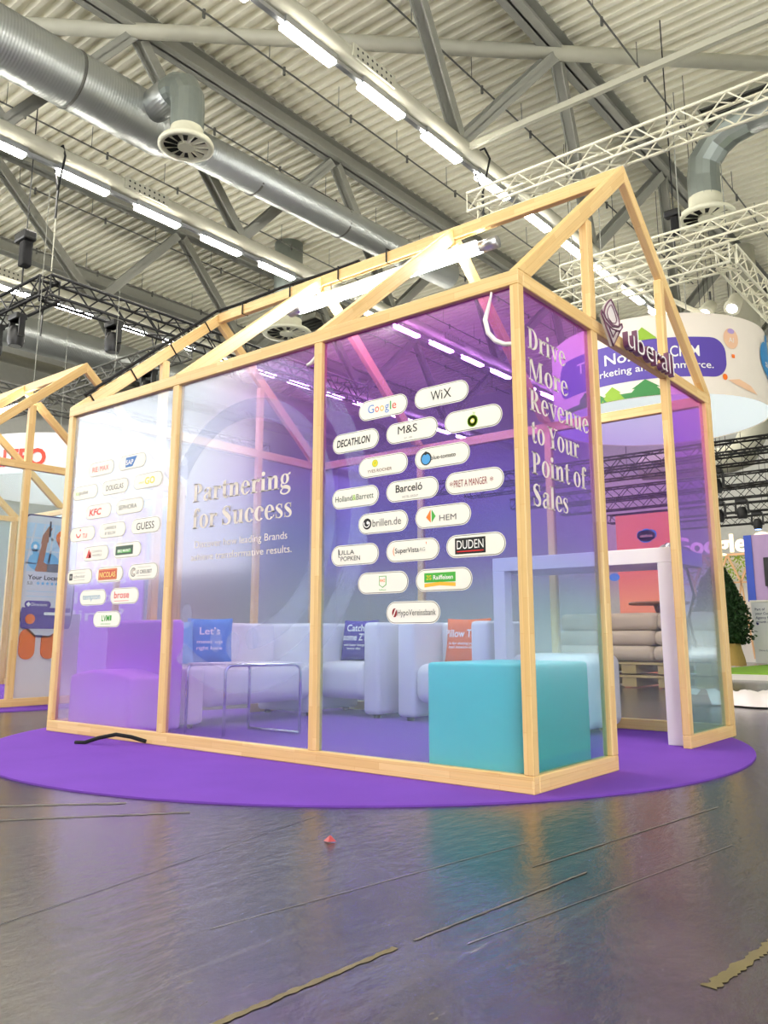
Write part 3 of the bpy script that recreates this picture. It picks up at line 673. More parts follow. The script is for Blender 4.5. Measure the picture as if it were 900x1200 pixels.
def house(label, x0, films, group, full_gable=False):
    t = thing('timber_house', label, 'exhibition booth', (x0 - Lh / 2, Wh / 2, BASE), group)
    nb = [0]
    def wb(name, p, q, wid, hei, up=(0, 0, 1), bev=.004):
        o = MB().bar((p[0] + x0, p[1], p[2] + BASE), (q[0] + x0, q[1], q[2] + BASE), wid, hei, up).build(name, 'wood', t, bevel=bev, seg=1); return o
    d = .05; H = Hh - BASE; R = Rh - BASE
    posts = [(-Lh + .03, .06), (-2.62, .06), (-1.31, .06), (-.025, .05)]
    for ys in (d / 2, Wh - d / 2):
        wb('base_beam', (-Lh, ys, BH / 2), (0, ys, BH / 2), d, BH)
        wb('top_beam', (-Lh, ys, H - BH / 2), (0, ys, H - BH / 2), d, BH)
        for xc, wd in posts: wb('post', (xc, ys, BH), (xc, ys, H - BH), d, wd)
    for xs_, s in ((-d / 2, 1), (-Lh + d / 2, -1)):
        segs = ((d, .864), (1.901, Wh - d)) if not (full_gable and s == 1) else ((d, Wh - d),)
        for a, b in segs: wb('base_beam', (xs_, a, BH / 2), (xs_, b, BH / 2), d, BH)
        wb('tie_beam', (xs_, d, H - BH / 2), (xs_, Wh - d, H - BH / 2), d, BH)
        sl = (R - H) / (Wh / 2)
        for yc, wd in ((.829, .07), (1.931, .06)):
            yy = min(yc, Wh - yc) - wd / 2; zt = H + yy * sl - .09
            wb('door_post', (xs_, yc, BH), (xs_, yc, H - BH), wd, d); wb('gable_post', (xs_, yc, H), (xs_, yc, zt), wd, d)
        wb('corner_post', (xs_, Wh - .085, BH), (xs_, Wh - .085, H - BH), .07, d)
    slope = math.hypot(1, (R - H) / (Wh / 2)); th = .088 * slope
    for xc, ty in ((-d / 2, 'gable_rafter'), (-1.31, 'rafter'), (-2.62, 'rafter'), (-Lh + d / 2, 'gable_rafter')):
        for s in (0, 1):
            sec = [(0, H), (th / ((R - H) / (Wh / 2)), H), (Wh / 2 - .0004, R - th), (Wh / 2 - .0004, R)]
            b = MB(); u0 = random.random() * 5
            P2 = [(y if not s else Wh - y, z) for y, z in sec]; uvs = [(u0, 0), (u0 + .1, .086), (u0 + 1.75, .086), (u0 + 1.83, 0)]
            vs = [(x0 + xc + k * d / 2, y, z + BASE) for k in (-1, 1) for y, z in P2]
            fs = [(0, 1, 2, 3), (7, 6, 5, 4)] + [(i, 4 + i, 4 + (i + 1) % 4, (i + 1) % 4) for i in range(4)]
            uv = [uvs, [uvs[3], uvs[2], uvs[1], uvs[0]]] + [[uvs[i], (uvs[i][0], uvs[i][1] + d), (uvs[(i + 1) % 4][0], uvs[(i + 1) % 4][1] + d), uvs[(i + 1) % 4]] for i in range(4)]
            if s: fs = [tuple(reversed(f)) for f in fs]; uv = [list(reversed(q)) for q in uv]
            fs = [tuple(reversed(f)) for f in fs]; uv = [list(reversed(q)) for q in uv]
            b.add(vs, fs, 0, uv); b.build(ty, 'wood', t, bevel=.004, seg=1)
    wb('ridge_beam', (-d, Wh / 2, R - .055), (-Lh + d, Wh / 2, R - .055), d, .09)
    pan = {}
    def panel(key, a, b, m):
        o = MB().box((a[0] + x0, a[1], a[2] + BASE), (b[0] + x0, b[1], b[2] + BASE)).build('acrylic_panel', m, t); pan[key] = o
    z0, z1 = BH, H - BH
    for i, (xa, xb) in enumerate(((-Lh + .06, -2.65), (-2.59, -1.34), (-1.28, -.05))):
        panel('front%d' % i, (xa, .027, z0), (xb, .033, z1), films[0]); panel('back%d' % i, (xa, Wh - .033, z0), (xb, Wh - .027, z1), films[2])
    for k, xa in (('gable', -.033), ('far', -Lh + .027)):
        fm = films[1] if k == 'gable' else films[3]; panel(k + '0', (xa, .05, z0), (xa + .006, .794, z1), fm); panel(k + '1', (xa, 1.961, z0), (xa + .006, Wh - .12, z1), fm)
    if full_gable: panel('gable2', (-.033, .864, z0), (-.027, 1.901, z1), films[1])
    return t, pan
booth, PAN = house('large timber-framed glasshouse with violet see-through panels on the round carpet', 0, (F_right, F_side, F_back, F_far), 'timber houses')
booth2, PAN2 = house('second timber house with clear panels, cut off by the left frame edge', -6.1, (F_clear, F_clear, F_clear, F_clear), 'timber houses', True)

# printed rings of the big emblem on the long side
ringm = veil_mat('printed_pale_ring', (.62, .72, .92, 1), .26)
for key, (xa, xb), in (('front1', (-2.58, -1.35)), ('front2', (-1.27, -.06))):
    O = (0, .0255, 0); c = (-1.94, 1.35)
    for a0, a1 in (((-125, -45), (45, 85)) if key == 'front1' else ((-60, 60),)): MB().ring(*c, 1.0, .87, math.radians(a0), math.radians(a1), O, X, Z, 0, 60, clip=(xa, xb)).build('printed_ring', ringm, PAN[key])
    for a0, a1 in (((-80, -20), (20, 150)) if key == 'front1' else ((-50, 50),)):
        r2 = MB().ring(*c, .76, .635, math.radians(a0), math.radians(a1), O, X, Z, 0, 60, clip=(xa, xb))
        if a0 == -80: r2.disc(-1.82, .66, .06, .062, O, X, Z, 0, 20)
        r2.build('printed_ring', ringm, PAN[key])
    if key == 'front1':
        for x, z, rx, rz in ((-2.43, .80, .055, .075), (-2.14, .65, .055, .07), (-1.985, .62, .06, .08)): MB().disc(x, z, rx, rz, O, X, Z, 0, 20).build('printed_dot', ringm, PAN[key])

# lettering
mb = MB(); O = Vector((0, .0245, 0))
def fitserif(mb, s, x0, x1, zb, ysize, ux, O, mi=0):
    w1 = serif_w(s); serif(mb, s, O + ux * x0 + Z * zb, ux, Z, ysize, mi, sx=(x1 - x0) / (w1 * ysize))
fitserif(mb, 'Partnering', -2.42, -1.53, 1.512, .17, X, O); mb.build('slogan_line', 'print', PAN['front1'])
mb = MB(); fitserif(mb, 'for Success', -2.415, -1.51, 1.342, .17, X, O); mb.build('slogan_line', 'print', PAN['front1'])
mb = MB()
mb.text('Discover how leading Brands', O + X * -1.965 + Z * 1.219, X, Z, .062, 0, width=.83); mb.build('subtitle_line', 'print', PAN['front1']); mb = MB(); mb.text('achieve transformative results.', O + X * -1.962 + Z * 1.14, X, Z, .062, 0, width=.9)
mb.build('subtitle_line', 'print', PAN['front1'])
O2 = Vector((-.0245, 0, 0))
for s, y1, zb in (('Drive', .515, 2.04), ('More', .53, 1.883), ('Revenue', .755, 1.73), ('to Your', .625, 1.575), ('Point of', .69, 1.422), ('Sales', .48, 1.27)):
    mb = MB(); fitserif(mb, s, .118, y1, zb, .155, Y, O2); mb.build('slogan_line', 'print', PAN['gable0'])

# logo stickers
SW, SH = .333, .11
class ST:
    def __init__(s, key, cx, cz):
        s.key, s.cx, s.cz, s.mb, s.mats = key, cx, cz, MB(), []
        O = (0, .0265, 0)
        s.mb.pill(cx, cz, SW, SH, O, X, Z, s.m('sticker')); s.mb.pill(cx, cz, SW - .008, SH - .008, (0, .0258, 0), X, Z, s.m('k')); s.mb.pill(cx, cz, SW - .013, SH - .013, (0, .0250, 0), X, Z, s.m('sticker'))
        s.O = Vector((cx, .0240, cz)); s.O2 = Vector((cx, .0232, cz)); s.O3 = Vector((cx, .0224, cz))
    def m(s, n):
        n = n if n in M and n in ('sticker', 'ink_white') else n
        if n not in s.mats: s.mats.append(n)
        return s.mats.index(n)
    def t(s, txt, x, z, size, col='k', width=None, bold=0.0, align='C', shear=0, lay=0):
        return s.mb.text(txt, (s.O, s.O2, s.O3)[lay] + X * x + Z * z, X, Z, size, s.m(col), bold, 1.0, align, shear, width)
    def r(s, x, z, wd, ht, col, rad=.002, lay=0): s.mb.rrect(x, z, wd, ht, rad, (s.O, s.O2, s.O3)[lay], X, Z, s.m(col))
    def d(s, x, z, r, col, lay=0, ry=None): s.mb.disc(x, z, r, ry or r, (s.O, s.O2, s.O3)[lay], X, Z, s.m(col))
    def p(s, pts, col, lay=0): s.mb.poly(pts, (s.O, s.O2, s.O3)[lay], X, Z, 0, s.m(col))
    def g(s, x, z, ro, ri, a0, a1, col, lay=0): s.mb.ring(x, z, ro, ri, math.radians(a0), math.radians(a1), (s.O, s.O2, s.O3)[lay], X, Z, s.m(col), 20)
    def done(s): s.mb.build('logo_sticker', [M[n] if n in ('sticker', 'ink_white') else M[n] for n in s.mats], PAN[s.key])
cr = (-1.043, -.852, -.661, -.474, -.288); rows = [1.866, 1.710, 1.552, 1.403, 1.252, 1.096, .942, .789]
cl = (-3.684, -3.495, -3.305, -3.112, -2.915)
def R_(c, r): return ST('front2', cr[c], rows[r])
def L_(c, r): return ST('front0', cl[c], rows[r] + .008 - .001 * r)
s = R_(1, 0); xx = -.1
for ch, wd, c in zip('Google', (.046, .031, .031, .031, .012, .031), ('gblue', 'gred', 'gyel', 'gblue', 'ggreen', 'gred')): s.t(ch, xx, -.018, .066, c, width=wd - .004, align='L'); xx += wd + .003
s.done()
s = R_(3, 0); s.t('W', -.062, -.022, .072, 'k', width=.062, align='L'); s.t('i', .003, -.022, .072, 'k', align='L'); s.t('X', .016, -.022, .072, 'k', width=.048, align='L'); s.done()
s = R_(4, 1)
for k in range(16): s.mb.disc(.022 * math.cos(k * PI / 8), .022 * math.sin(k * PI / 8) - .01, .009, .009, s.O, X, Z, s.m('lime'), 8)
s.d(0, -.01, .022, 'lime'); s.d(0, -.01, .012, 'nicyel', 1); s.d(0, -.01, .006, 'ink_white', 2); s.t('bp', .01, .025, .016, 'lime'); s.done()
s = R_(2, 1); s.t('M&S', -.025, -.008, .06, 'k', width=.125); s.t('EST. 1884', -.02, -.038, .013, 'lgrey'); s.done()
s = R_(0, 1); s.t('DECATHLON', -.015, -.018, .056, 'k', width=.235, bold=.022, shear=.12); s.done()
s = R_(1, 2); s.d(-.05, .018, .019, 'yellow', ry=.02); s.g(-.05, .018, .02, .017, 0, 360, 'lime', 1); s.p([(-.056, .01), (-.047, .014), (-.043, .028), (-.052, .024)], 'lime', 1); s.t('YVES ROCHER', -.02, -.03, .024, 'brown', width=.165); s.done()
s = R_(3, 2); s.d(-.095, -.002, .034, 'k'); s.d(-.095, -.004, .027, 'tblue', 1); s.p([(-.11, .022), (-.096, .016), (-.08, .024), (-.09, .034), (-.1, .034)], 'k', 2); s.t('blue-tomato', .01, -.012, .03, 'k', width=.15, bold=.01); s.done()
s = R_(0, 3); s.t('Holland', -.14, -.015, .045, 'dgreen', width=.122, align='L'); s.t('&', -.016, -.015, .045, 'lime', width=.025, align='L'); s.t('Barrett', .011, -.015, .045, 'dgreen', width=.12, align='L'); s.done()
s = R_(2, 3); s.t('Barceló', -.018, -.006, .056, 'k', width=.17, bold=.012); s.t('HOTEL GROUP', -.01, -.038, .016, 'lgrey', width=.1); s.done()
s = R_(4, 3); s.t('PRET A MANGER', -.02, -.02, .05, 'dred', width=.19); s.t('*', -.14, -.026, .05, 'dred', align='L'); s.t('*', .09, -.026, .05, 'dred', align='L'); s.done()
s = R_(1, 4); s.d(-.103, 0, .029, 'k'); s.g(-.105, .002, .022, .016, -200, 20, 'ink_white', 1); s.d(-.098, .006, .009, 'ink_white', 1); s.t('brillen.de', -.066, -.018, .056, 'grey', width=.188, align='L'); s.done()
s = R_(3, 4); s.p([(-.07, .038), (-.07, -.028), (-.098, .0)], 'orange'); s.p([(-.064, .038), (-.064, -.028), (-.04, .002)], 'rgreen'); s.t('HEM', .032, -.024, .042, 'grey', width=.1); s.done()
s = R_(0, 5); s.t('ULLA', -.055, .004, .034, 'k', width=.11); s.t('POPKEN', -.028, -.029, .034, 'k', width=.135); s.p([(-.115, .035), (-.108, .035), (-.108, -.004), (-.1, -.012), (-.112, -.008)], 'k'); s.done()
s = R_(2, 5); s.t('(', -.122, -.012, .05, 'orange', align='L'); s.t('SuperVista', -.108, -.01, .036, 'k', width=.15, align='L', bold=.008); s.t('AG', .046, -.008, .026, 'lgrey', align='L'); s.t("'", .086, .0, .05, 'orange', align='L'); s.done()
s = R_(4, 5); s.r(-.028, 0, .172, .076, 'k'); s.t('DUDEN', -.028, -.014, .06, 'ink_white', width=.15, lay=1); s.r(-.028, -.026, .15, .005, 'red', .001, 1); s.done()
s = R_(1, 6); s.p([(-.022, .034), (.026, .034), (.026, -.012), (.002, -.026), (-.022, -.012)], 'rgreen'); s.p([(-.018, .031), (.022, .031), (.022, -.01), (.002, -.022), (-.018, -.01)], 'sticker', 1); s.t('RWZ', .002, .004, .02, 'orange', lay=2, width=.034, bold=.02); s.t('Raiffeisen', .002, -.04, .012, 'rgreen'); s.done()
s = R_(3, 6); s.r(-.02, .012, .185, .046, 'rgreen'); s.p([(-.112, -.016), (-.02, -.010), (.072, -.016), (.072, -.034), (-.02, -.027), (-.112, -.034)], 'gyel'); s.t('ZG', -.1, .002, .03, 'yellow', align='L', lay=1, bold=.012, width=.03); s.t('Raiffeisen', -.058, .002, .03, 'ink_white', align='L', lay=1, bold=.012, width=.116); s.done()
s = R_(2, 7); s.d(-.112, 0, .016, 'dred', ry=.022); s.p([(-.124, -.018), (-.116, -.018), (-.1, .018), (-.108, .018)], 'sticker', 1); s.t('HypoVereinsbank', .024, -.014, .042, 'k', width=.235); s.done()
# left panel
s = L_(1, 0); s.t('RE', -.11, -.02, .056, 'red', align='L', width=.07); s.t('/', -.036, -.02, .056, 'sapblue', align='L'); s.t('MAX', -.012, -.02, .056, 'red', align='L', width=.11); s.done()
s = L_(3, 0); s.p([(-.075, .036), (.06, .036), (.01, -.034), (-.075, -.034)], 'sapblue'); s.t('SAP', -.07, -.018, .05, 'ink_white', align='L', width=.088, lay=1, bold=.015); s.done()
s = L_(0, 1); s.t('ta', -.125, -.012, .042, 'lime', align='L', width=.045); s.t('pulse', -.075, -.012, .042, 'grey', align='L', width=.115); s.done()
s = L_(2, 1); s.t('DOUGLAS', 0, -.02, .054, 'k', width=.21); s.done()
s = L_(4, 1); s.t('smart', -.1, -.014, .024, 'yellow', align='L', width=.06); s.t('GO', -.03, -.024, .066, 'yellow', align='L', width=.11, bold=.02); s.done()
s = L_(1, 2); s.t('KFC', -.04, -.024, .066, 'red', width=.15, shear=.2, bold=.03); s.done()
s = L_(3, 2); s.t('SEPHORA', -.02, -.016, .044, 'k', width=.215); s.done()
s = L_(0, 3); s.g(-.05, .006, .032, .022, 180, 350, 'red'); s.d(-.028, .03, .008, 'red'); s.t('TUI', .005, -.03, .046, 'red', align='L', width=.06, bold=.01); s.done()
s = L_(2, 3); s.t('LAKRIDS', -.02, .008, .03, 'grey', width=.14); s.t('BY BÜLOW', -.02, -.03, .03, 'grey', width=.13); s.done()
s = L_(4, 3); s.t('GUESS', 0, -.025, .07, 'k', width=.2); s.done()
s = L_(1, 4); s.p([(-.12, -.03), (-.085, .036), (-.052, -.03), (-.07, -.03), (-.085, -.012), (-.1, -.03)], 'red'); s.p([(-.098, -.03), (-.06, .02), (-.052, -.03)], 'red'); s.t('CUSHMAN &', -.04, .006, .022, 'lgrey', align='L', width=.12); s.t('WAKEFIELD', -.04, -.022, .022, 'lgrey', align='L', width=.12); s.done()
s = L_(3, 4); s.r(-.03, 0, .205, .062, 'dgreen'); s.r(-.03, -.006, .16, .024, 'rgreen', .002, 1); s.t('BBQ MARKT', -.03, -.012, .026, 'ink_white', width=.15, lay=2, bold=.02); s.done()
s = L_(0, 5); s.r(-.112, 0, .042, .048, 'k'); s.d(-.112, .0, .012, 'lgrey', 1); s.t('schenker', .0, -.01, .034, 'lgrey', width=.15); s.r(.0, .026, .15, .002, 'lgrey', .0005); s.r(.0, -.026, .15, .002, 'lgrey', .0005); s.done()
s = L_(2, 5); s.r(-.02, 0, .225, .076, 'nicred', .008); s.r(-.02, 0, .212, .066, 'nicyel', .006, 1); s.r(-.02, 0, .208, .062, 'nicred', .005, 2); s.mb.text('NICOLAS', s.O3 - Y * .001 + X * -.02 + Z * -.02, X, Z, .052, s.m('nicyel'), .012, 1, 'C', 0, .19); s.done()
s = L_(4, 5); s.g(-.105, 0, .03, .024, 40, 320, 'k'); s.g(-.1, 0, .018, .013, 40, 320, 'brown'); s.t('LE CREUSET', .015, -.012, .034, 'k', width=.175, bold=.008); s.r(.015, .03, .15, .002, 'lgrey', .0005); s.r(.015, -.028, .15, .002, 'lgrey', .0005); s.done()
s = L_(1, 6); s.t('tempton', -.015, -.014, .062, 'tempblue', width=.22); s.done()
s = L_(3, 6); s.t('brose', -.03, -.014, .066, 'red', width=.175, bold=.008); s.r(-.03, -.033, .17, .003, 'red', .0005); s.done()
s = L_(2, 7); s.t('LVM', -.06, -.012, .056, 'lvm', width=.095, align='L', bold=.02); s.r(.05, .008, .018, .036, 'lvm'); s.t('VERSICHERUNG', -.01, -.036, .012, 'lvm', width=.12); s.done()

# sign above the door: emblem and word in clear acrylic with mauve edges
sgn = thing('hanging_sign', 'clear acrylic sign with pointed emblem and outlined lettering over the doorway', 'sign', (.03, 1.38, 2.3))
acr = veil_mat('clear_acrylic_face', (.86, .84, .86, 1), .55); M['mauve'] = mat('mauve_acrylic_edge', rgb(112, 66, 96), .3)
mb = MB(); mb.text('uberall', (.052, 1.16, 2.318), Y, Z, .205, 0, .006, 1, 'L', 0, .735, th=.03); wd_ = mb.build('sign_word', 'mauve', sgn)
mb = MB(); mb.text('uberall', (.0545, 1.163, 2.319), Y, Z, .205, 0, -.014, 1, 'L', 0, .729); mb.build('letter_faces', 'ink_white', wd_)
E = MB(); cy, cz = .945, 2.42; xo = .055
def outl(pts, r=.0055, closed=True): E.tube([(xo, a, b) for a, b in pts], r, 6, 0, closed=closed)
ell = lambda ry, rz, y0, z0, n=28, a0=0, a1=2 * PI: [(y0 + ry * math.cos(a0 + (a1 - a0) * k / n), z0 + rz * math.sin(a0 + (a1 - a0) * k / n)) for k in range(n)]
def leaf(wd, zt, zb, zc):
    L1 = [];
    for k in range(11): q = k / 10; L1.append((cy + wd * (1 - q ** 1.7), zc + (zt - zc) * q))
    R1 = [(2 * cy - a, b) for a, b in reversed(L1[:-1])]
    return L1 + R1 + [(cy - wd * .8, zc - (zc - zb) * .6), (cy, zb), (cy + wd * .8, zc - (zc - zb) * .6)]
outl(leaf(.1, 2.535, 2.375, 2.42)); outl(leaf(.062, 2.505, 2.395, 2.43), .004)
outl([(cy - .13, 2.43), (cy - .14, 2.41), (cy - .1, 2.375), (cy, 2.36), (cy + .1, 2.375), (cy + .14, 2.41), (cy + .13, 2.43), (cy + .09, 2.40), (cy, 2.385), (cy - .09, 2.40)])
outl([(cy - .1, 2.372), (cy, 2.262), (cy + .1, 2.372), (cy + .05, 2.362), (cy, 2.312), (cy - .05, 2.362)])
E.build('emblem_outline', 'mauve', sgn, smooth=True)
mb = MB(); mb.poly([(cy + .1, 2.42), (cy + .07, 2.48), (cy, 2.535), (cy - .07, 2.48), (cy - .1, 2.42), (cy - .13, 2.41), (cy - .09, 2.365), (cy, 2.262), (cy + .09, 2.365), (cy + .13, 2.41)], (.055, 0, 0), Y, Z, .02); mb.build('emblem_plate', acr, sgn)

# cables and tube lamp in the roof
t = thing('tube_lamp', 'bright tube lamp hanging along the ridge inside the timber roof', 'lamp', (-1.95, 1.386, 3.36))
MB().tube([(-1.05, 1.386, 3.36), (-2.86, 1.386, 3.36)], .034, 12).build('light_tube', glow_mat('tube_lamp_light', (1, .98, .95, 1), 70), t, smooth=True)
for x in (-1.0, -2.9): MB().tube([(x - .07, 1.386, 3.37), (x + .07, 1.386, 3.37)], .045, 10).build('end_cap', 'alu', t, smooth=True)
MB().box((-2.8, 1.366, 3.4), (-1.1, 1.406, 3.43)).build('housing', 'white', t)
for x in (-1.4, -2.5): MB().tube([(x, 1.386, 3.42), (x, 1.386, 3.5)], .006, 5).build('hanger', 'steel', t)
mb = MB(); zr = Rh + .012
pts = [(-Lh + .1, .06, 2.5), (-Lh + .03, .5, 2.87), (-Lh + .03, .95, 3.26), (-Lh + .05, 1.34, 3.6), (-3.6, 1.386, zr + .01), (-3.1, 1.386, zr + .02), (-2.5, 1.386, zr), (-2.2, 1.386, zr)]
mb.tube(pts, .013, 6)
for q in (.1, .35, .62, .88):
    a = Vector((-Lh + .025, .0, Hh)); b = Vector((-Lh + .025, Wh / 2, Rh)); p = a.lerp(b, q); dv = (b - a).normalized(); nn = Vector((0, -dv.z, dv.y))
    c = p - nn * .043; mb.tube([c + X * .031 + nn * .05, c - X * .031 + nn * .05, c - X * .031 - nn * .05, c + X * .031 - nn * .05], .007, 5, closed=True)
for x in (-3.55, -2.95, -2.4, -1.9): mb.tube([(x, 1.386 - .032, zr), (x, 1.386 + .032, zr), (x, 1.386 + .032, zr - .11), (x, 1.386 - .032, zr - .11)], .007, 5, closed=True)
simple('roof_cable', 'black cable tied along the far rafter and the ridge with cable ties', 'cable', mb, 'blackcloth')
for lb, pts in (('white hose hanging in front of the right panel by the corner post', [(-.155, .012, 2.322), (-.16, .012, 2.30), (-.175, .012, 2.25), (-.195, .012, 2.19), (-.18, .012, 2.12), (-.14, .012, 2.07), (-.09, .012, 2.04), (-.03, .012, 2.03)]), ('short white hose hanging beside the second mullion', [(-1.285, .012, 2.322), (-1.295, .012, 2.31), (-1.32, .012, 2.26), (-1.37, .012, 2.22), (-1.4, .012, 2.21)])):
    simple('hanging_hose', lb, 'hose', MB().tube(pts, [.006, .006, .009, .0125, .0125, .012, .012, .012][:len(pts)], 8), 'white', smooth=True)
simple('floor_cable', 'black cable coming out under the base beam onto the violet carpet', 'cable', MB().tube([(-3.09, -.28, .02), (-3.03, -.25, .022), (-2.96, -.2, .05), (-2.88, -.13, .07), (-2.8, -.07, .055), (-2.72, -.02, .03)], .012, 8), 'blackcloth', smooth=True)

# ------------------------------------------------------------------ furniture inside
FL = BASE
def feet(t, xs_, ys_, h=.04):
    for x in xs_:
        for y in ys_: MB().lathe([(0, 0), (.03, 0), (.03, h), (0, h)], (x, y, FL), 12).build('foot', 'black', t)
# turquoise cube
t = thing('cube_pouf', 'turquoise cube pouf in the front right corner of the glasshouse', 'pouf', (-.34, .39, FL))
rbox((-.61, .07, FL), (-.07, .71, .55), 'cushion_block', 'cyan', t, .018, 3)
sm = MB()
for z in (.535,): sm.tube([(-.6, .08, z), (-.08, .08, z), (-.08, .7, z), (-.6, .7, z)], .006, 6, closed=True)
sm.build('seam', 'cyan', t)
# bar table: white slab frame
t = thing('bar_table', 'white slab bar table standing along the back, leg in the doorway', 'table', (-.75, 2.28, FL))
MB().box((-1.42, 2.005, 1.14), (-.08, 2.58, 1.238)).build('table_top', 'white', t, bevel=.004)
for x in (-1.42, -.18): MB().box((x, 2.005, FL), (x + .1, 2.105, 1.14)).build('leg', 'white', t, bevel=.004)
cb = MB()
for k, (x, y, zb) in enumerate(((-.16, 2.3, .45), (-.2, 2.34, .3), (-.13, 2.4, .6), (-.22, 2.26, .72))):
    cb.tube([(x, y, 1.13), (x + .03, y + .02, .95), (x - .01, y + .01, zb + .2), (x + .02, y + .03, zb)], .009, 6)
cb.box((-.2, 2.3, .58), (-.12, 2.36, .8)); simple('cable_bundle', 'dark cables with power brick hanging under the bar table end', 'cable', cb, 'blackcloth')
cr_ = MB(); rq = random.Random(11); vs = []
for j in range(6):
    for i in range(9): vs.append((-.24 + .14 * j / 5, 2.16 + .32 * i / 8, 1.242 + (rq.uniform(.01, .06) if 0 < j < 5 and 0 < i < 8 else .001)))
cr_.add(vs, [(j * 9 + i, j * 9 + i + 1, (j + 1) * 9 + i + 1, (j + 1) * 9 + i) for j in range(5) for i in range(8)])
simple('foil_wrap', 'crumpled silver wrapping on the right end of the bar table', 'wrapping', cr_, 'alu')
# rounded white pouf
t = thing('rounded_pouf', 'white rounded pouf under the bar table', 'pouf', (-1.06, 2.38, FL))
rbox((-1.36, 2.1, FL + .03), (-.74, 2.66, .55), 'cushion_block', 'boucle', t, .07, 5); feet(t, (-1.25, -.86), (2.2, 2.56), .035)

def armchair(t, x0, x1, y0, y1, h=.79, aw=.17, m='boucle'):
    """cube armchair facing -y"""
    for a in (x0, x1 - aw): rbox((a, y0, FL + .03), (a + aw, y1, h), 'armrest', m, t, .035, 4)
    rbox((x0 + aw * .9, y1 - .18, FL + .14), (x1 - aw * .9, y1, h - .005), 'backrest', m, t, .035, 4)
    rbox((x0 + aw * .95, y0 + .0, FL + .14), (x1 - aw * .95, y1 - .12, .46), 'seat', m, t, .09, 6)
    feet(t, (x0 + .08, x1 - .08), (y0 + .08, y1 - .08), .035)
t = thing('armchair', 'white cube armchair with the violet cushion', 'armchair', (-3.06, 2.45, FL), 'white armchairs against the back panels'); armchair(t, -3.5, -2.62, 2.14, 2.72)
t = thing('armchair', 'white cube armchair with the orange cushion', 'armchair', (-1.99, 2.45, FL), 'white armchairs against the back panels'); armchair(t, -2.43, -1.55, 2.14, 2.72)
# sofa along the far gable
t = thing('sofa', 'white two-seat sofa along the far end wall, blue cushions on it', 'sofa', (-3.48, 1.38, FL))
rbox((-3.86, .68, FL + .14), (-3.66, 2.08, .785), 'backrest', 'boucle', t, .04, 4)
for y in (.66, 1.94): rbox((-3.86, y, FL + .03), (-3.2, y + .16, .785 if y > 1 else .45), 'armrest', 'boucle', t, .035, 4)
rbox((-3.7, .8, FL + .14), (-3.16, 1.96, .46), 'seat', 'boucle', t, .1, 6); feet(t, (-3.8, -3.28), (.74, 2.02), .035)
# violet chair
t = thing('lounge_chair', 'violet upholstered chair behind the left logo panel', 'armchair', (-3.42, .4, FL))
rbox((-3.85, .38, FL + .02), (-3.1, .54, .79), 'backrest', 'violetseat', t, .03, 4)
sb = MB(); n = 16; pr = []
for k in range(n + 1):
    x = -3.85 + .75 * k / n; pr.append((x, .40 + .045 * math.sin(PI * k / n)))
vs = [(x, y, z) for y in (.1, .4) for x, zt in pr for z in (FL + .02, zt)]
o2 = 2 * (n + 1); fs = []
for k in range(n):
    a, b, c, d = 2 * k, 2 * k + 1, 2 * k + 2, 2 * k + 3
    fs += [(a, c, d, b), (o2 + a, o2 + b, o2 + d, o2 + c), (b, d, o2 + d, o2 + b), (a, o2 + a, o2 + c, c)]
fs += [(0, 1, o2 + 1, o2), (2 * n, o2 + 2 * n, o2 + 2 * n + 1, 2 * n + 1)]
sb.add(vs, fs); sb.build('seat', 'violetseat', t, bevel=.03, seg=3, smooth=True)

def cushion(name, label, loc, wd, ht, th, m, rz, tilt, lines=(), cat='cushion', group='scatter cushions'):
    t = thing(name, label, cat, (0, 0, 0), group); b = MB(); n = 12
    for s in (1, -1):
        vs = []
        for i in range(n + 1):
            for j in range(n + 1):
                u, v = 2 * i / n - 1, 2 * j / n - 1
                e = (1 - u ** 4) * (1 - v ** 4); pin = 1 - .05 * (1 - abs(u) ** 2) * abs(v) ** 3 - .0
                px = u * wd / 2 * (1 - .05 * (1 - v * v)); pz = v * ht / 2 * (1 - .05 * (1 - u * u))
                vs.append((px, -s * th / 2 * max(e, 0) ** .55, pz + ht / 2))
        fs = [(i * (n + 1) + j, (i + 1) * (n + 1) + j, (i + 1) * (n + 1) + j + 1, i * (n + 1) + j + 1) for i in range(n) for j in range(n)]
        b.add(vs, fs if s == 1 else [tuple(reversed(f)) for f in fs])
    c = b.build('cover', m, t, smooth=True)
    l = MB()
    for s, z, size, wdt in lines: l.text(s, (0, -th / 2 - .004, z), X, Z, size, 0, .015, width=wdt)
    if lines: l.build('printed_words', 'ink_white', c)
    t.location = loc; t.rotation_euler = (tilt, 0, rz)
    return t
seat = .462
cushion('cushion', 'violet cushion with white words on the left armchair', (-3.1, 2.43, seat), .4, .36, .13, 'pil_violet', 0, -.15, (('Catch', .25, .085, .2), ('some Z’s', .17, .085, .27), ('with better listings', .12, .03, .24), ('every day', .09, .03, .16)))
cushion('cushion', 'orange cushion with white words on the right armchair', (-1.95, 2.43, seat), .42, .36, .13, 'pil_orange', 0, -.15, (('Pillow Talk', .2, .085, .34), ('is for sharing your', .14, .03, .26), ('best location ideas', .11, .03, .26)))
cushion('cushion', 'blue cushion with white words on the sofa', (-3.5, 1.09, seat), .36, .36, .13, 'pil_blue', .9, -.15, (('Let’s', .22, .08, .16), ('meet up', .15, .04, .2), ('right here', .1, .04, .2)))
cushion('cushion', 'pale blue cushion at the left end of the sofa', (-3.5, .78, seat), .26, .33, .1, 'skyblue', 1.2, -.15)
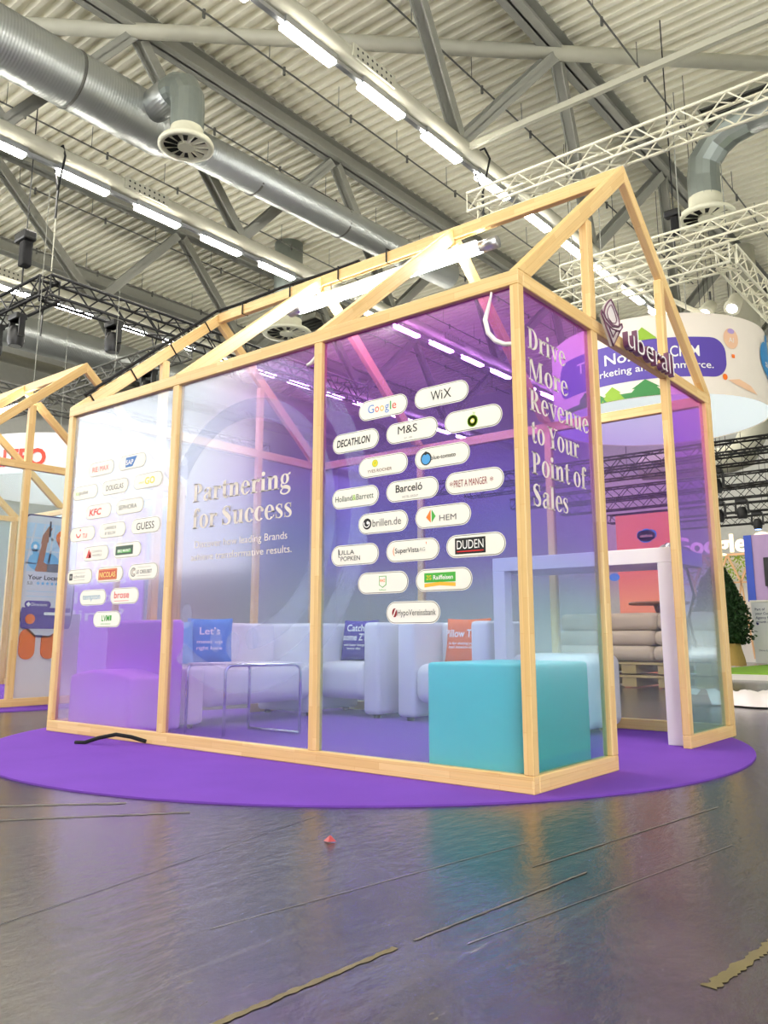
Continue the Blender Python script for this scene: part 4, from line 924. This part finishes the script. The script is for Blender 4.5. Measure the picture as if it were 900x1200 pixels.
# chrome side table
t = thing('side_table', 'chrome tube side table behind the middle panel', 'side table', (-2.72, .72, FL))
a, b, c, d = Vector((-2.965, .47, FL)), Vector((-2.6, .50, FL)), Vector((-2.86, .95, FL)), Vector((-2.36, .97, FL)); hz = Vector((0, 0, .47))
def rnd(p, q, r, k=5):
    """points of a rounded corner helper: stop short of q"""
    return p + (q - p).normalized() * r
def ubar(p, q):
    dv = (q - p).normalized(); r = .05; up = [p + Z * .012, p + hz - Z * r]
    for k in range(1, 5): a_ = PI / 2 * k / 5; up.append(p + hz - Z * r + Z * (r * math.sin(a_)) + dv * (r * (1 - math.cos(a_))))
    up += [p + hz + dv * r, q + hz - dv * r]
    for k in range(1, 5): a_ = PI / 2 * k / 5; up.append(q + hz - dv * r + dv * (r * math.sin(a_)) + Z * (-r * (1 - math.cos(a_))))
    up += [q + hz - Z * r, q + Z * .012]; return up
MB().tube(ubar(a, c), .011, 8).build('frame_hoop', 'chrome', t, smooth=True)
MB().tube(ubar(b, d), .011, 8).build('frame_hoop', 'chrome', t, smooth=True)
MB().tube([c + Z * .012, d + Z * .012], .011, 8).build('floor_rail', 'chrome', t, smooth=True)
MB().add([a + hz, b + hz, d + hz, c + hz, a + hz + Z * .012, b + hz + Z * .012, d + hz + Z * .012, c + hz + Z * .012], [(3, 2, 1, 0), (4, 5, 6, 7), (0, 1, 5, 4), (1, 2, 6, 5), (2, 3, 7, 6), (3, 0, 4, 7)]).build('table_top', 'boucle', t)

# ------------------------------------------------------------------ floor marks and litter
M['tape'] = mat('worn_tape_glue', rgb(112, 102, 66), .6, var=.25, scale=14); M['scuff'] = mat('pale_scuff', rgb(96, 90, 78), .5, var=.3, scale=10)
def strip(label, p, q, wd, m, seed):
    rr = random.Random(seed); p, q = Vector((*p, .0015)), Vector((*q, .0015)); dv = (q - p).normalized(); nn = Vector((-dv.y, dv.x, 0)); b = MB(); n = 40
    L1 = [p.lerp(q, k / n) + nn * wd * (.5 + rr.uniform(-.25, .12)) for k in range(n + 1)]; R1 = [p.lerp(q, k / n) - nn * wd * (.5 + rr.uniform(-.25, .12)) for k in range(n + 1)]
    b.add(L1 + R1, [(k, n + 1 + k, n + 2 + k, k + 1) for k in range(n)]); simple('tape_mark', label, 'floor mark', b, m, 'worn marks on the hall floor')
strip('worn yellowish tape line at the bottom of the picture', (.59, -2.25), (.61, -1.72), .018, 'tape', 1)
strip('fainter upper continuation of the worn tape line', (.615, -1.66), (.67, -.9), .009, 'scuff', 9)
strip('wide yellowish tape remnant near the right frame edge', (1.215, -1.5), (1.25, -1.12), .03, 'tape', 2)
strip('pale scuff line right of the house corner', (.52, -.95), (.66, .3), .008, 'scuff', 3)
strip('pale scuff band at the left, near the carpet edge', (-1.7, -1.62), (-1.25, -1.15), .035, 'scuff', 4)
strip('pale scuff band at the left, second from the carpet', (-1.45, -1.78), (-.9, -1.1), .025, 'scuff', 5)
strip('dark joint line crossing the left floor', (-.2, -2.24), (-.47, -.85), .004, 'black', 6)
strip('thin pale scratch in the middle of the floor', (.2, -1.9), (.36, -.7), .004, 'scuff', 7)
strip('thin pale scratch below the house corner', (.72, -1.6), (.9, -.3), .004, 'scuff', 8)
b = MB(); b.add([(-.18, -1.11, .002), (-.15, -1.12, .004), (-.135, -1.095, .003), (-.165, -1.085, .014), (-.155, -1.105, .022)], [(0, 1, 4), (1, 2, 4), (2, 3, 4), (3, 0, 4), (0, 3, 2, 1)])
simple('candy_wrapper', 'small crumpled red wrapper on the dark floor', 'litter', b, ink('wrap', 176, 60, 64))

# ------------------------------------------------------------------ second house: telephone poster and ring sign behind
t = thing('phone_poster', 'tall poster of a telephone map screen inside the second house', 'poster', (-6.28, 1.14, .08))
xo = -6.25
def pq(key, layer): return (xo + .006 + .0012 * layer, 0, 0)
MB().box((xo - .012, .86, BASE + .01), (xo, 1.6, .9)).build('plinth_board', 'white', t)
fr = MB(); pts = []
def ph(y0, y1, z0, z1, r, cut):
    return [(y0 + r * (1 - math.cos(PI / 2 * k / 5)), z1 - r * (1 - math.sin(PI / 2 * k / 5))) for k in range(6)] + [(y1 - r * (1 - math.sin(PI / 2 * k / 5)), z1 - r * (1 - math.cos(PI / 2 * k / 5))) for k in range(6)] + [(y1, z0 + cut), (y1 - .02, z0 + .12), ((y0 + y1) / 2 + .05, z0), ((y0 + y1) / 2 - .1, z0 + .01), (y0 + .06, z0 + .12), (y0, z0 + cut)]
fr.poly(ph(.9, 1.5, .66, 1.9, .07, .3), (xo + .02, 0, 0), Y, Z, .02); fr.build('phone_frame', 'navy', t)
sc = MB(); sc.poly(ph(.915, 1.485, .68, 1.885, .06, .3), pq(0, 15), Y, Z)
mats = ['palegrey', 'paleblue', 'skyblue', 'org', 'navy', 'violet', 'skin', 'shirt', 'ink_white', 'k']
mi = {n: i for i, n in enumerate(mats)}; A = lambda l: pq(0, 16 + l)
sc.rrect(1.2, 1.56, .56, .5, .02, A(0), Y, Z, mi['paleblue'])
for k in range(5): sc.poly([(.93 + k * .12, 1.32), (.95 + k * .12, 1.32), (1.03 + k * .1, 1.8), (1.01 + k * .1, 1.8)], A(1), Y, Z, 0, mi['palegrey'])
for k in range(3): sc.rrect(1.2, 1.4 + k * .13, .55, .012, .003, A(1), Y, Z, mi['palegrey'])
sc.disc(1.13, 1.42, .17, .1, A(1), Y, Z, mi['skyblue'])
def pin(y, z, s, m):
    sc.disc(y, z, .06 * s, .065 * s, A(2), Y, Z, mi[m]); sc.poly([(y - .05 * s, z - .035 * s), (y, z - .13 * s), (y + .05 * s, z - .035 * s)], A(2), Y, Z, 0, mi[m]); sc.disc(y, z, .025 * s, .028 * s, A(3), Y, Z, mi['ink_white'])
pin(1.03, 1.57, .8, 'skyblue'); pin(1.32, 1.68, 1.2, 'org'); pin(1.2, 1.36, .8, 'cloud' if 'cloud' in mi else 'skyblue')
sc.poly([(1.04, 1.33), (1.09, 1.3), (1.15, 1.32), (1.28, 1.34), (1.28, 1.38), (1.16, 1.4), (1.13, 1.42), (1.155, 1.6), (1.15, 1.7), (1.11, 1.66), (1.09, 1.57), (1.06, 1.4)], A(4), Y, Z, 0, mi['skin'])
sc.poly([(1.17, 1.31), (1.45, 1.33), (1.45, 1.42), (1.17, 1.4)], A(5), Y, Z, 0, mi['shirt'])
sc.poly([(1.085, 1.6), (1.1, 1.69), (1.16, 1.79), (1.2, 1.77), (1.17, 1.7), (1.165, 1.62)], A(5), Y, Z, 0, mi['skin']); sc.poly([(1.165, 1.68), (1.185, 1.68), (1.185, 1.84), (1.165, 1.84)], A(6), Y, Z, 0, mi['k'])
sc.rrect(1.19, 1.14, .55, .36, .03, A(7), Y, Z, mi['palegrey'])
sc.text('Your Location', (xo + .037, .97, 1.24), Y, Z, .062, mi['k'], .02, 1, 'L', 0, .42); sc.text('5.0', (xo + .037, .97, 1.185), Y, Z, .045, mi['k'], 0, 1, 'L')
for k in range(5):
    c0 = (1.085 + k * .05, 1.202); st = []
    for j in range(10): a = PI / 2 + j * PI / 5; r = .022 if j % 2 == 0 else .01; st.append((c0[0] + r * math.cos(a), c0[1] + r * math.sin(a)))
    sc.poly(st, A(9), Y, Z, 0, mi['skyblue'])
for z in (1.12, 1.07): sc.rrect(1.12, z, .3, .008, .002, A(8), Y, Z, mi['paleblue'])
sc.rrect(1.2, .86, .53, .22, .03, A(3), Y, Z, mi['violet'])
sc.pill(1.1, .99, .28, .075, A(9), Y, Z, mi['violet']); sc.text('Directions', (xo + .038, 1.03, .975), Y, Z, .045, mi['ink_white'], 0, 1, 'L', 0, .17)
sc.poly([(1.0, .965), (1.025, .99), (1.0, 1.015), (.975, .99)], A(10), Y, Z, 0, mi['ink_white'])
sc.rrect(1.32, .9, .3, .03, .01, A(10), Y, Z, mi['ink_white']); sc.build('printed_screen', mats, t)
pp = MB(); pp.disc(1.03, .845, .05, .05, (xo + .04, 0, 0), Y, Z, 0, 24, th=.012); pp.pill(1.03, .60, .16, .3, (xo + .02, 0, 0), Y, Z, 0, th=.02); pp.pill(1.26, .60, .16, .3, (xo + .02, 0, 0), Y, Z, 0, th=.02); pp.build('orange_pill', 'org', t)
# violet lettered board inside the second house
b = MB(); b.box((-9.2, 2.6, .1), (-6.6, 2.62, 2.2))
for k, s in enumerate(('Do you know', 'where your', 'customers', 'find you', 'online?')): b.text(s, (-7.9, 2.597, 1.75 - k * .22), X, Z, .2, 1, .01, width=1.9)
simple('lettered_board', 'violet board with white words behind the left frame-edge panel', 'board', b, ['violetseat', 'ink_white'])
t = thing('tube_lamp', 'tube lamp under the ridge of the second timber house', 'lamp', (-8, 1.386, 3.36))
MB().tube([(-7.15, 1.386, 3.36), (-8.96, 1.386, 3.36)], .034, 12).build('light_tube', glow_mat('second_tube_light', (1, .98, .95, 1), 14), t, smooth=True)
for x in (-7.08, -9.02): MB().tube([(x - .07, 1.386, 3.37), (x + .07, 1.386, 3.37)], .045, 10).build('end_cap', 'alu', t)

def ring_wall(mb, c, r, z0, z1, a0=0, a1=2 * PI, n=72, mi=0, dr=0.0):
    c = Vector((*c, 0)); o = [c + Vector(((r + dr) * math.cos(a0 + (a1 - a0) * k / n), (r + dr) * math.sin(a0 + (a1 - a0) * k / n), 0)) for k in range(n + 1)]
    mb.add([p + Z * z0 for p in o] + [p + Z * z1 for p in o], [(k, k + 1, n + 2 + k, n + 1 + k) for k in range(n)], mi)
def on_cyl(mb, build2d, c, r, a_mid, mi):
    """wrap flat shapes (x along the arc, z up) on a cylinder; x=0 sits at angle a_mid, x grows to the right seen from outside"""
    f = MB(); build2d(f)
    for face, m_, _ in f.f:
        P = [f.v[q] for q in face]; y_ = P[0].y; x0, x1 = min(p.x for p in P), max(p.x for p in P); n = max(1, int((x1 - x0) / .12))
        for s in range(n):
            q = [(p.x, p.z) for p in P]
            if n > 1: q = clip_poly(q, x0 + (x1 - x0) * s / n, x0 + (x1 - x0) * (s + 1) / n)
            if len(q) < 3: continue
            R2 = r - y_ * -1 if False else r + y_
            mb.add([(c[0] + R2 * math.cos(a_mid + x / r), c[1] + R2 * math.sin(a_mid + x / r), z) for x, z in q], [tuple(range(len(q)))], mi if m_ == 0 else m_)
# white ring sign with red letters, left
M['banner_white'] = mat('white_stretch_fabric', rgb(244, 244, 248), .8, var=.01)
rc_, rr_ = (-14.2, 6.2), 2.2
t = thing('ring_sign', 'white ring sign with red letters above the second house at left', 'hanging sign', (*rc_, 3.7))
b = MB(); ring_wall(b, rc_, rr_, 3.68, 4.46); ring_wall(b, rc_, rr_ - .03, 3.68, 4.46); b.build('fabric_ring', 'banner_white', t, smooth=True)
b = MB(); on_cyl(b, lambda f: [f.text(ch, (x_, 0, 3.83), X, Z, .45, 0, .035, width=w_) for ch, x_, w_ in (('O', .335, .33), ('E', .075, .2), ('T', -.16, .24), ('l', -.34, .07), ('a', -.5, .22))], rc_, rr_ + .012, -1.06, 0); b.build('red_letters', 'signred', t)
for dx in (-1, 1): MB().tube([(rc_[0] + dx, rc_[1], 4.46), (rc_[0] + dx, rc_[1], 8)], .006, 5).build('hanging_wire', 'steel', t)
t = thing('pendant_spot', 'small bright lamp just above the white ring sign', 'lamp', (-12.2, 3.95, 4.75))
MB().lathe([(0, .1), (.07, .08), (.08, -.02), (0, -.04)], (-12.2, 3.95, 4.78), 14).build('lamp_head', white_glow, t); MB().tube([(-12.2, 3.95, 4.86), (-12.2, 3.95, 9)], .006, 5).build('wire', 'steel', t)

# round banner, right
bc, br = (-4.257, 13.227), 2.116; z0, z1 = 5.0, 6.56
t = thing('round_banner', 'large round cream banner with violet text panel behind the gable', 'hanging banner', (*bc, z0))
M['banner'] = mat('cream_stretch_fabric', rgb(248, 238, 226), .8, var=.02)
b = MB(); ring_wall(b, bc, br, z0, z1, n=96); b.build('fabric_ring', 'banner', t, smooth=True)
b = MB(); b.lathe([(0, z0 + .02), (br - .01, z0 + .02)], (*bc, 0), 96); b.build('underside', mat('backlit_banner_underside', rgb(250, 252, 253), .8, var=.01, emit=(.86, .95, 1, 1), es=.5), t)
def cyl_ang(x, y): return math.atan2(y - bc[1], x - bc[0])
mb = MB(); mm = ['violetpanel', 'ink_white', 'treegreen', 'treelime', 'trunk', 'peach', 'cloud', 'org', 'yellow', 'lilac']; ink('violetpanel', 96, 74, 176)
iw = {n: i for i, n in enumerate(mm)}; am = -PI / 2 + .13
def art(f):
    f.rrect(-.95, 5.71, 3.58, .76, .3, (0, 0, 0), X, Z, iw['violetpanel'], n=10)
    for x, h, wd, m in ((-1.9, .3, .5, 'treegreen'), (-1.3, .27, .46, 'treelime'), (-.68, .32, .7, 'treegreen'), (-1.62, .2, .4, 'treegreen')):
        f.poly([(x - wd / 2, 5.01), (x + wd / 2, 5.01), (x + wd * .28, 5.01 + h * .5), (x + wd * .36, 5.01 + h * .5), (x, 5.01 + h), (x - wd * .36, 5.01 + h * .5), (x - wd * .28, 5.01 + h * .5)], (0, .01, 0), X, Z, 0, iw[m])
    f.rrect(-1.5, 5.06, 2.3, .1, .03, (0, .004, 0), X, Z, iw['treegreen'])
    f.poly([(-.95, 6.09), (-.42, 6.09), (-.685, 6.34)], (0, .01, 0), X, Z, 0, iw['treelime'])
    f.poly([(.85, 5.29), (1.1, 5.33), (1.4, 5.24), (1.6, 5.1), (1.3, 5.14), (1.0, 5.22)], (0, .01, 0), X, Z, 0, iw['peach'])
    f.disc(.98, 6.1, .17, .2, (0, .01, 0), X, Z, iw['peach']); f.disc(.98, 6.24, .08, .05, (0, .02, 0), X, Z, iw['lilac']); f.rrect(1.0, 5.76, .07, .07, .01, (0, .01, 0), X, Z, iw['org'])
    f.disc(.78, 5.34, .05, .06, (0, .01, 0), X, Z, iw['org'])
    for x, z, r in ((2.2, 5.95, .34), (2.5, 6.25, .28), (2.7, 5.9, .36), (2.45, 5.72, .28)): f.disc(x, z, r, r, (0, .01 + x * .001, 0), X, Z, iw['cloud'])
    for q in ((-.68, 5.02, -.68, 5.3), (-.68, 5.24, -.82, 5.14), (-.68, 5.24, -.54, 5.14)): f.bar((q[0], 0, q[1]), (q[2], 0, q[3]), .03, .002, (0, 1, 0), iw['trunk'])
am = -.988
on_cyl(mb, art, bc, br + .006, am, 0)
on_cyl(mb, lambda f: (f.text('The No.1 AI', (-2.1, 0, 5.715), X, Z, .3, 0, .012, 1, 'L', 0, 1.75), f.text('CR', (-.22, 0, 5.715), X, Z, .3, 0, .008, 1, 'L', 0, .29), f.text('M', (.15, 0, 5.715), X, Z, .3, 0, .008, 1, 'L', 0, .16), f.text('marketing and commerce.', (-1.82, 0, 5.49), X, Z, .19, 0, .008, 1, 'L', 0, 2.38)), bc, br + .02, am, iw['ink_white'])
on_cyl(mb, lambda f: (f.text('AI', (.98, 0, 6.02), X, Z, .14, 0, .0), f.text('sales', (2.1, 0, 5.78), X, Z, .2, 0, .02, 1, 'L')), bc, br + .026, am, iw['ink_white'])
mb.build('printed_art', mm, t)
for dx, dy in ((-1.5, 1), (1.3, 1.2), (-1, -1.6), (1.2, -1.5)): MB().tube([(bc[0] + dx, bc[1] + dy, z1), (bc[0] + dx, bc[1] + dy, 11)], .012, 5).build('hanging_wire', 'steel', t)

# ------------------------------------------------------------------ neighbours behind the doorway
M['salmon'] = mat('salmon_wall_paint', rgb(232, 138, 108), .6, var=.03)
t = thing('partition_wall', 'salmon partition wall with a blue cloud emblem seen through the doorway', 'partition', (-3.6, 11.1, 0))
b = MB(); b.box((-4.35, 11, 0), (-3.32, 11.1, 2.82)); b.build('board', 'salmon', t)
b = MB()
for x, z, rx, rz in ((-3.79, 2.42, .17, .1), (-3.88, 2.44, .08, .08), (-3.7, 2.44, .1, .09), (-3.79, 2.47, .1, .08), (-3.8, 2.37, .12, .07)): b.disc(x, z, rx, rz, (0, 10.99, 0), X, Z)
b.disc(-4.42, 1.72, .1, .07, (0, 10.99, 0), X, Z); b.text('salesforce', (-3.79, 10.985, 2.4), X, Z, .07, 1, 0, width=.22); b.build('cloud_emblem', ['cloud', 'ink_white'], t)
# pallet sofa with stacked grey cushions
M['grey_cloth'] = mat('taupe_cushion_cloth', rgb(176, 164, 144), .9, var=.06); M['pallet'] = mat('weathered_pallet_wood', rgb(158, 142, 92), .7, var=.15)
t = thing('pallet_bench', 'pallet bench behind the doorway carrying stacked grey cushions', 'bench', (-2.9, 8, 0))
for lv in (0, 1):
    z = .015 + lv * .17; q = MB()
    for k in range(5): q.box((-3.95 + k * .5, 7.72, z), (-3.75 + k * .5, 8.5, z + .12))
    q.box((-3.95, 7.7, z + .12), (-1.75, 8.5, z + .15)); q.build('pallet', 'pallet', t)
zc = .35
for k, (hh, dy) in enumerate(((.2, 0), (.2, .08), (.24, .2))):
    c = thing('bench_cushion', 'grey tufted bench cushion, %s of the stack' % ('lowest', 'middle one', 'topmost')[k], 'cushion', (-2.9, 8, zc), 'grey cushions on the pallet bench')
    for j in range(3): rbox((-3.95 + j * .72, 7.68 + dy, zc), (-3.95 + (j + 1) * .72 + .02, 8.5, zc + hh), 'padding', 'grey_cloth', c, .09, 5)
    zc += hh + .002
t = thing('round_table', 'round pedestal table in front of the salmon wall', 'table', (-3.15, 9.6, 0))
MB().lathe([(0, 1.16), (.45, 1.16), (.46, 1.18), (.45, 1.2), (0, 1.2)], (-3.1, 9.6, 0), 32).build('table_top', 'ink_brown' if 'ink_brown' in M else 'brown', t); MB().lathe([(.22, 0), (.2, .02), (.04, .06), (.04, 1.0), (.09, 1.16)], (-3.1, 9.6, 0), 16).build('pedestal', 'brown', t)

# right edge: turf stage, potted conifer, screen wall, info stand, sheet, glowing letters
M['turf'] = mat('green_turf', rgb(122, 168, 40), .95, var=.2, scale=60, bump=.6, bscale=300)
t = thing('turf_stage', 'low white-edged stage with green turf at the right edge', 'stage', (-2, 13, 0))
MB().box((-3.2, 10.75, 0), (2, 18, .08)).build('platform', 'white', t); MB().box((-3.2, 10.95, .08), (2, 18, .1)).build('turf', 'turf', t)
t = thing('potted_conifer', 'dark green clipped conifer in a burlap-wrapped pot', 'tree', (-3.7, 14.3, .1))
M['burlap'] = mat('burlap_cloth', rgb(176, 146, 82), .95, var=.12, scale=12, bump=.4, bscale=50); M['leaf'] = mat('conifer_leaf', rgb(26, 58, 20), .7, var=.5, scale=9); M['bark'] = mat('bark', rgb(70, 52, 36), .9)
pb = MB(); n = 28; pv = []
for j in range(7):
    for k in range(n):
        a = 2 * PI * k / n; rr = (.36 - .012 * j) / max(abs(math.cos(a)), abs(math.sin(a))) ** .75 * (1 + .02 * math.sin(a * 9 + j)); pv.append((-3.66 + rr * math.cos(a), 14.4 + rr * math.sin(a), .1 + .43 * j / 6 + .01 * math.sin(5 * a)))
pb.add(pv, [(j * n + k, j * n + (k + 1) % n, (j + 1) * n + (k + 1) % n, (j + 1) * n + k) for j in range(6) for k in range(n)] + [tuple(6 * n + k for k in range(n))]); pb.build('burlap_pot', 'burlap', t, smooth=True)
MB().tube([(-3.66, 14.4, .4), (-3.66, 14.4, 1.9)], .05, 8).build('trunk', 'bark', t)
core = MB(); core.lathe([(0, .5), (.34, .56), (.42, .9), (.36, 1.35), (.2, 1.8), (0, 2.05)], (-3.68, 14.4, 0), 18); core.build('inner_growth', 'leaf', t, smooth=True)
lf = MB(); rg = random.Random(3)
for i in range(6500):
    h = rg.random() ** .8; a = rg.uniform(0, 2 * PI); R0 = .55 * (1 - h ** 2.2) ** .75 * (1 + .12 * math.sin(3 * a + 5 * h)) * (.55 + .45 * min(1, h * 6 + .5)); rr = R0 * rg.uniform(.72, 1.04)
    c = Vector((-3.68 + rr * math.cos(a), 14.4 + rr * math.sin(a), .52 + 1.64 * h)); u = Vector((rg.uniform(-1, 1), rg.uniform(-1, 1), rg.uniform(-.6, 1))).normalized(); v = u.cross(Vector((rg.uniform(-1, 1), rg.uniform(-1, 1), rg.uniform(-1, 1)))).normalized(); s = rg.uniform(.035, .065)
    lf.add([c - v * s * .45, c + u * s, c + v * s * .45, c - u * s * .6], [(0, 1, 2, 3)])
fo = lf.build('foliage', 'leaf', t); fo['kind'] = 'stuff'
t = thing('screen_wall', 'violet wall with blue edge and black screen at the right frame edge', 'partition', (-2.4, 16, .1))
MB().box((-3.4, 16, 1.42), (-.8, 16.25, 2.87)).build('wall_board', mat('lilac_wall_paint', rgb(178, 148, 190), .6, var=.04), t)
MB().box((-3.56, 15.98, 1.42), (-3.4, 16.26, 2.87)).build('blue_edge', mat('blue_edge_paint', rgb(58, 84, 190), .6), t); MB().box((-3.3, 16.05, .1), (-.9, 16.2, 1.42)).build('lower_wall', 'palegrey', t)
MB().box((-3.17, 15.92, 1.74), (-1.9, 15.985, 2.36)).build('screen', 'black', t, bevel=.01)
t = thing('info_stand', 'pale grey info counter with small dark print beside the conifer', 'counter', (-2.6, 15, .1))
MB().box((-3.24, 15, .14), (-1.6, 15.4, 1.37)).build('body', 'palegrey', t, bevel=.01); MB().box((-3.26, 14.98, 1.37), (-1.58, 15.42, 1.41)).build('counter_top', 'white', t)
b = MB()
for k, s in enumerate(('Part of', 'your Customer', 'Agency for', 'growth consulting')): b = MB(); b.text(s, (-3.17, 14.994, 1.2 - k * .085), X, Z, .07, 0, .01, 1, 'L'); b.build('printed_line', 'navy', t)
b = MB(); b.text('Demo Lab', (-3.15, 14.994, .38), X, Z, .05, 0, 0, 1, 'L'); b.build('printed_line', 'navy', t); b = MB(); b.disc(-3.14, .93, .025, .025, (0, 14.994, 0), X, Z); b.build('printed_mark', 'navy', t)
sh = MB(); n = 40; mrows = 9; rg = random.Random(5); vs = []
for j in range(mrows):
    for i in range(n + 1):
        x = -1.0 - .13 * j + 3.2 * i / n; y = 5.35 + 1.9 * j / (mrows - 1) + .04 * math.sin(i * .9 + j)
        z = .016 + (.03 + .05 * abs(math.sin(i * 1.3 + j * .7)) + rg.uniform(0, .045)) * (1.3 if j < 3 else .5) if 0 < j < mrows - 1 else .014
        vs.append((x, y, z))
sh.add(vs, [(j * (n + 1) + i, j * (n + 1) + i + 1, (j + 1) * (n + 1) + i + 1, (j + 1) * (n + 1) + i) for j in range(mrows - 1) for i in range(n)])
simple('floor_sheet', 'crumpled white sheet lying on the floor right of the house', 'sheet', sh, 'white', smooth=True)
gw = glow_mat('warm_letter_light', (1, .78, .5, 1), 1.6); M['lattice'] = mat('warm_lattice_wood', rgb(240, 190, 140), .5, var=.05)
t = thing('letter_sign', 'warm glowing letters on a wooden lattice behind the conifer', 'sign', (-5, 20, 2.8))
b = MB(); b.text('Google', (-4.62, 20, 2.92), X, Z, .68, 0, .02, 1, 'R', th=.08); b.text('Cloud', (-4.5, 20, 2.92), X, Z, .68, 0, .02, 1, 'L', th=.08); b.build('glowing_letters', gw, t)
la = MB()
for k in range(7):
    x = -6.4 + k * .62
    la.bar((x, 20.1, 2.82), (x + .3, 20.1, 2.1), .05, .05); la.bar((x + .3, 20.1, 2.1), (x + .6, 20.1, 2.82), .05, .05); la.bar((x + .3, 20.1, 2.1), (x - .02, 20.1, .1), .04, .04); la.bar((x + .3, 20.1, 2.1), (x + .5, 20.1, .1), .04, .04)
la.bar((-6.5, 20.1, 2.85), (-2, 20.1, 2.85), .06, .06); la.bar((-6.5, 20.1, 2.1), (-2, 20.1, 2.1), .04, .04); la.build('lattice', 'lattice', t)
iv = MB()
for i in range(600):
    c = Vector((rg.uniform(-6.4, -3), 20.15 + rg.uniform(0, .1), 2.85 - rg.random() ** 1.6 * .7)); u = Vector((rg.uniform(-1, 1), 0, rg.uniform(-1, .2))).normalized(); v = Vector((u.z, .2, -u.x)); s = rg.uniform(.03, .07); iv.add([c - u * s, c + v * s * .4, c + u * s, c - v * s * .4], [(0, 1, 2, 3)])
f2 = iv.build('ivy', ink('ivy', 150, 180, 50), t); f2['kind'] = 'stuff'
gb = MB(); gb.box((-7, 20.5, 0), (-1.5, 20.6, 2.8)); simple('backdrop_wall', 'pale wall behind the glowing letter sign', 'partition', gb, 'white')
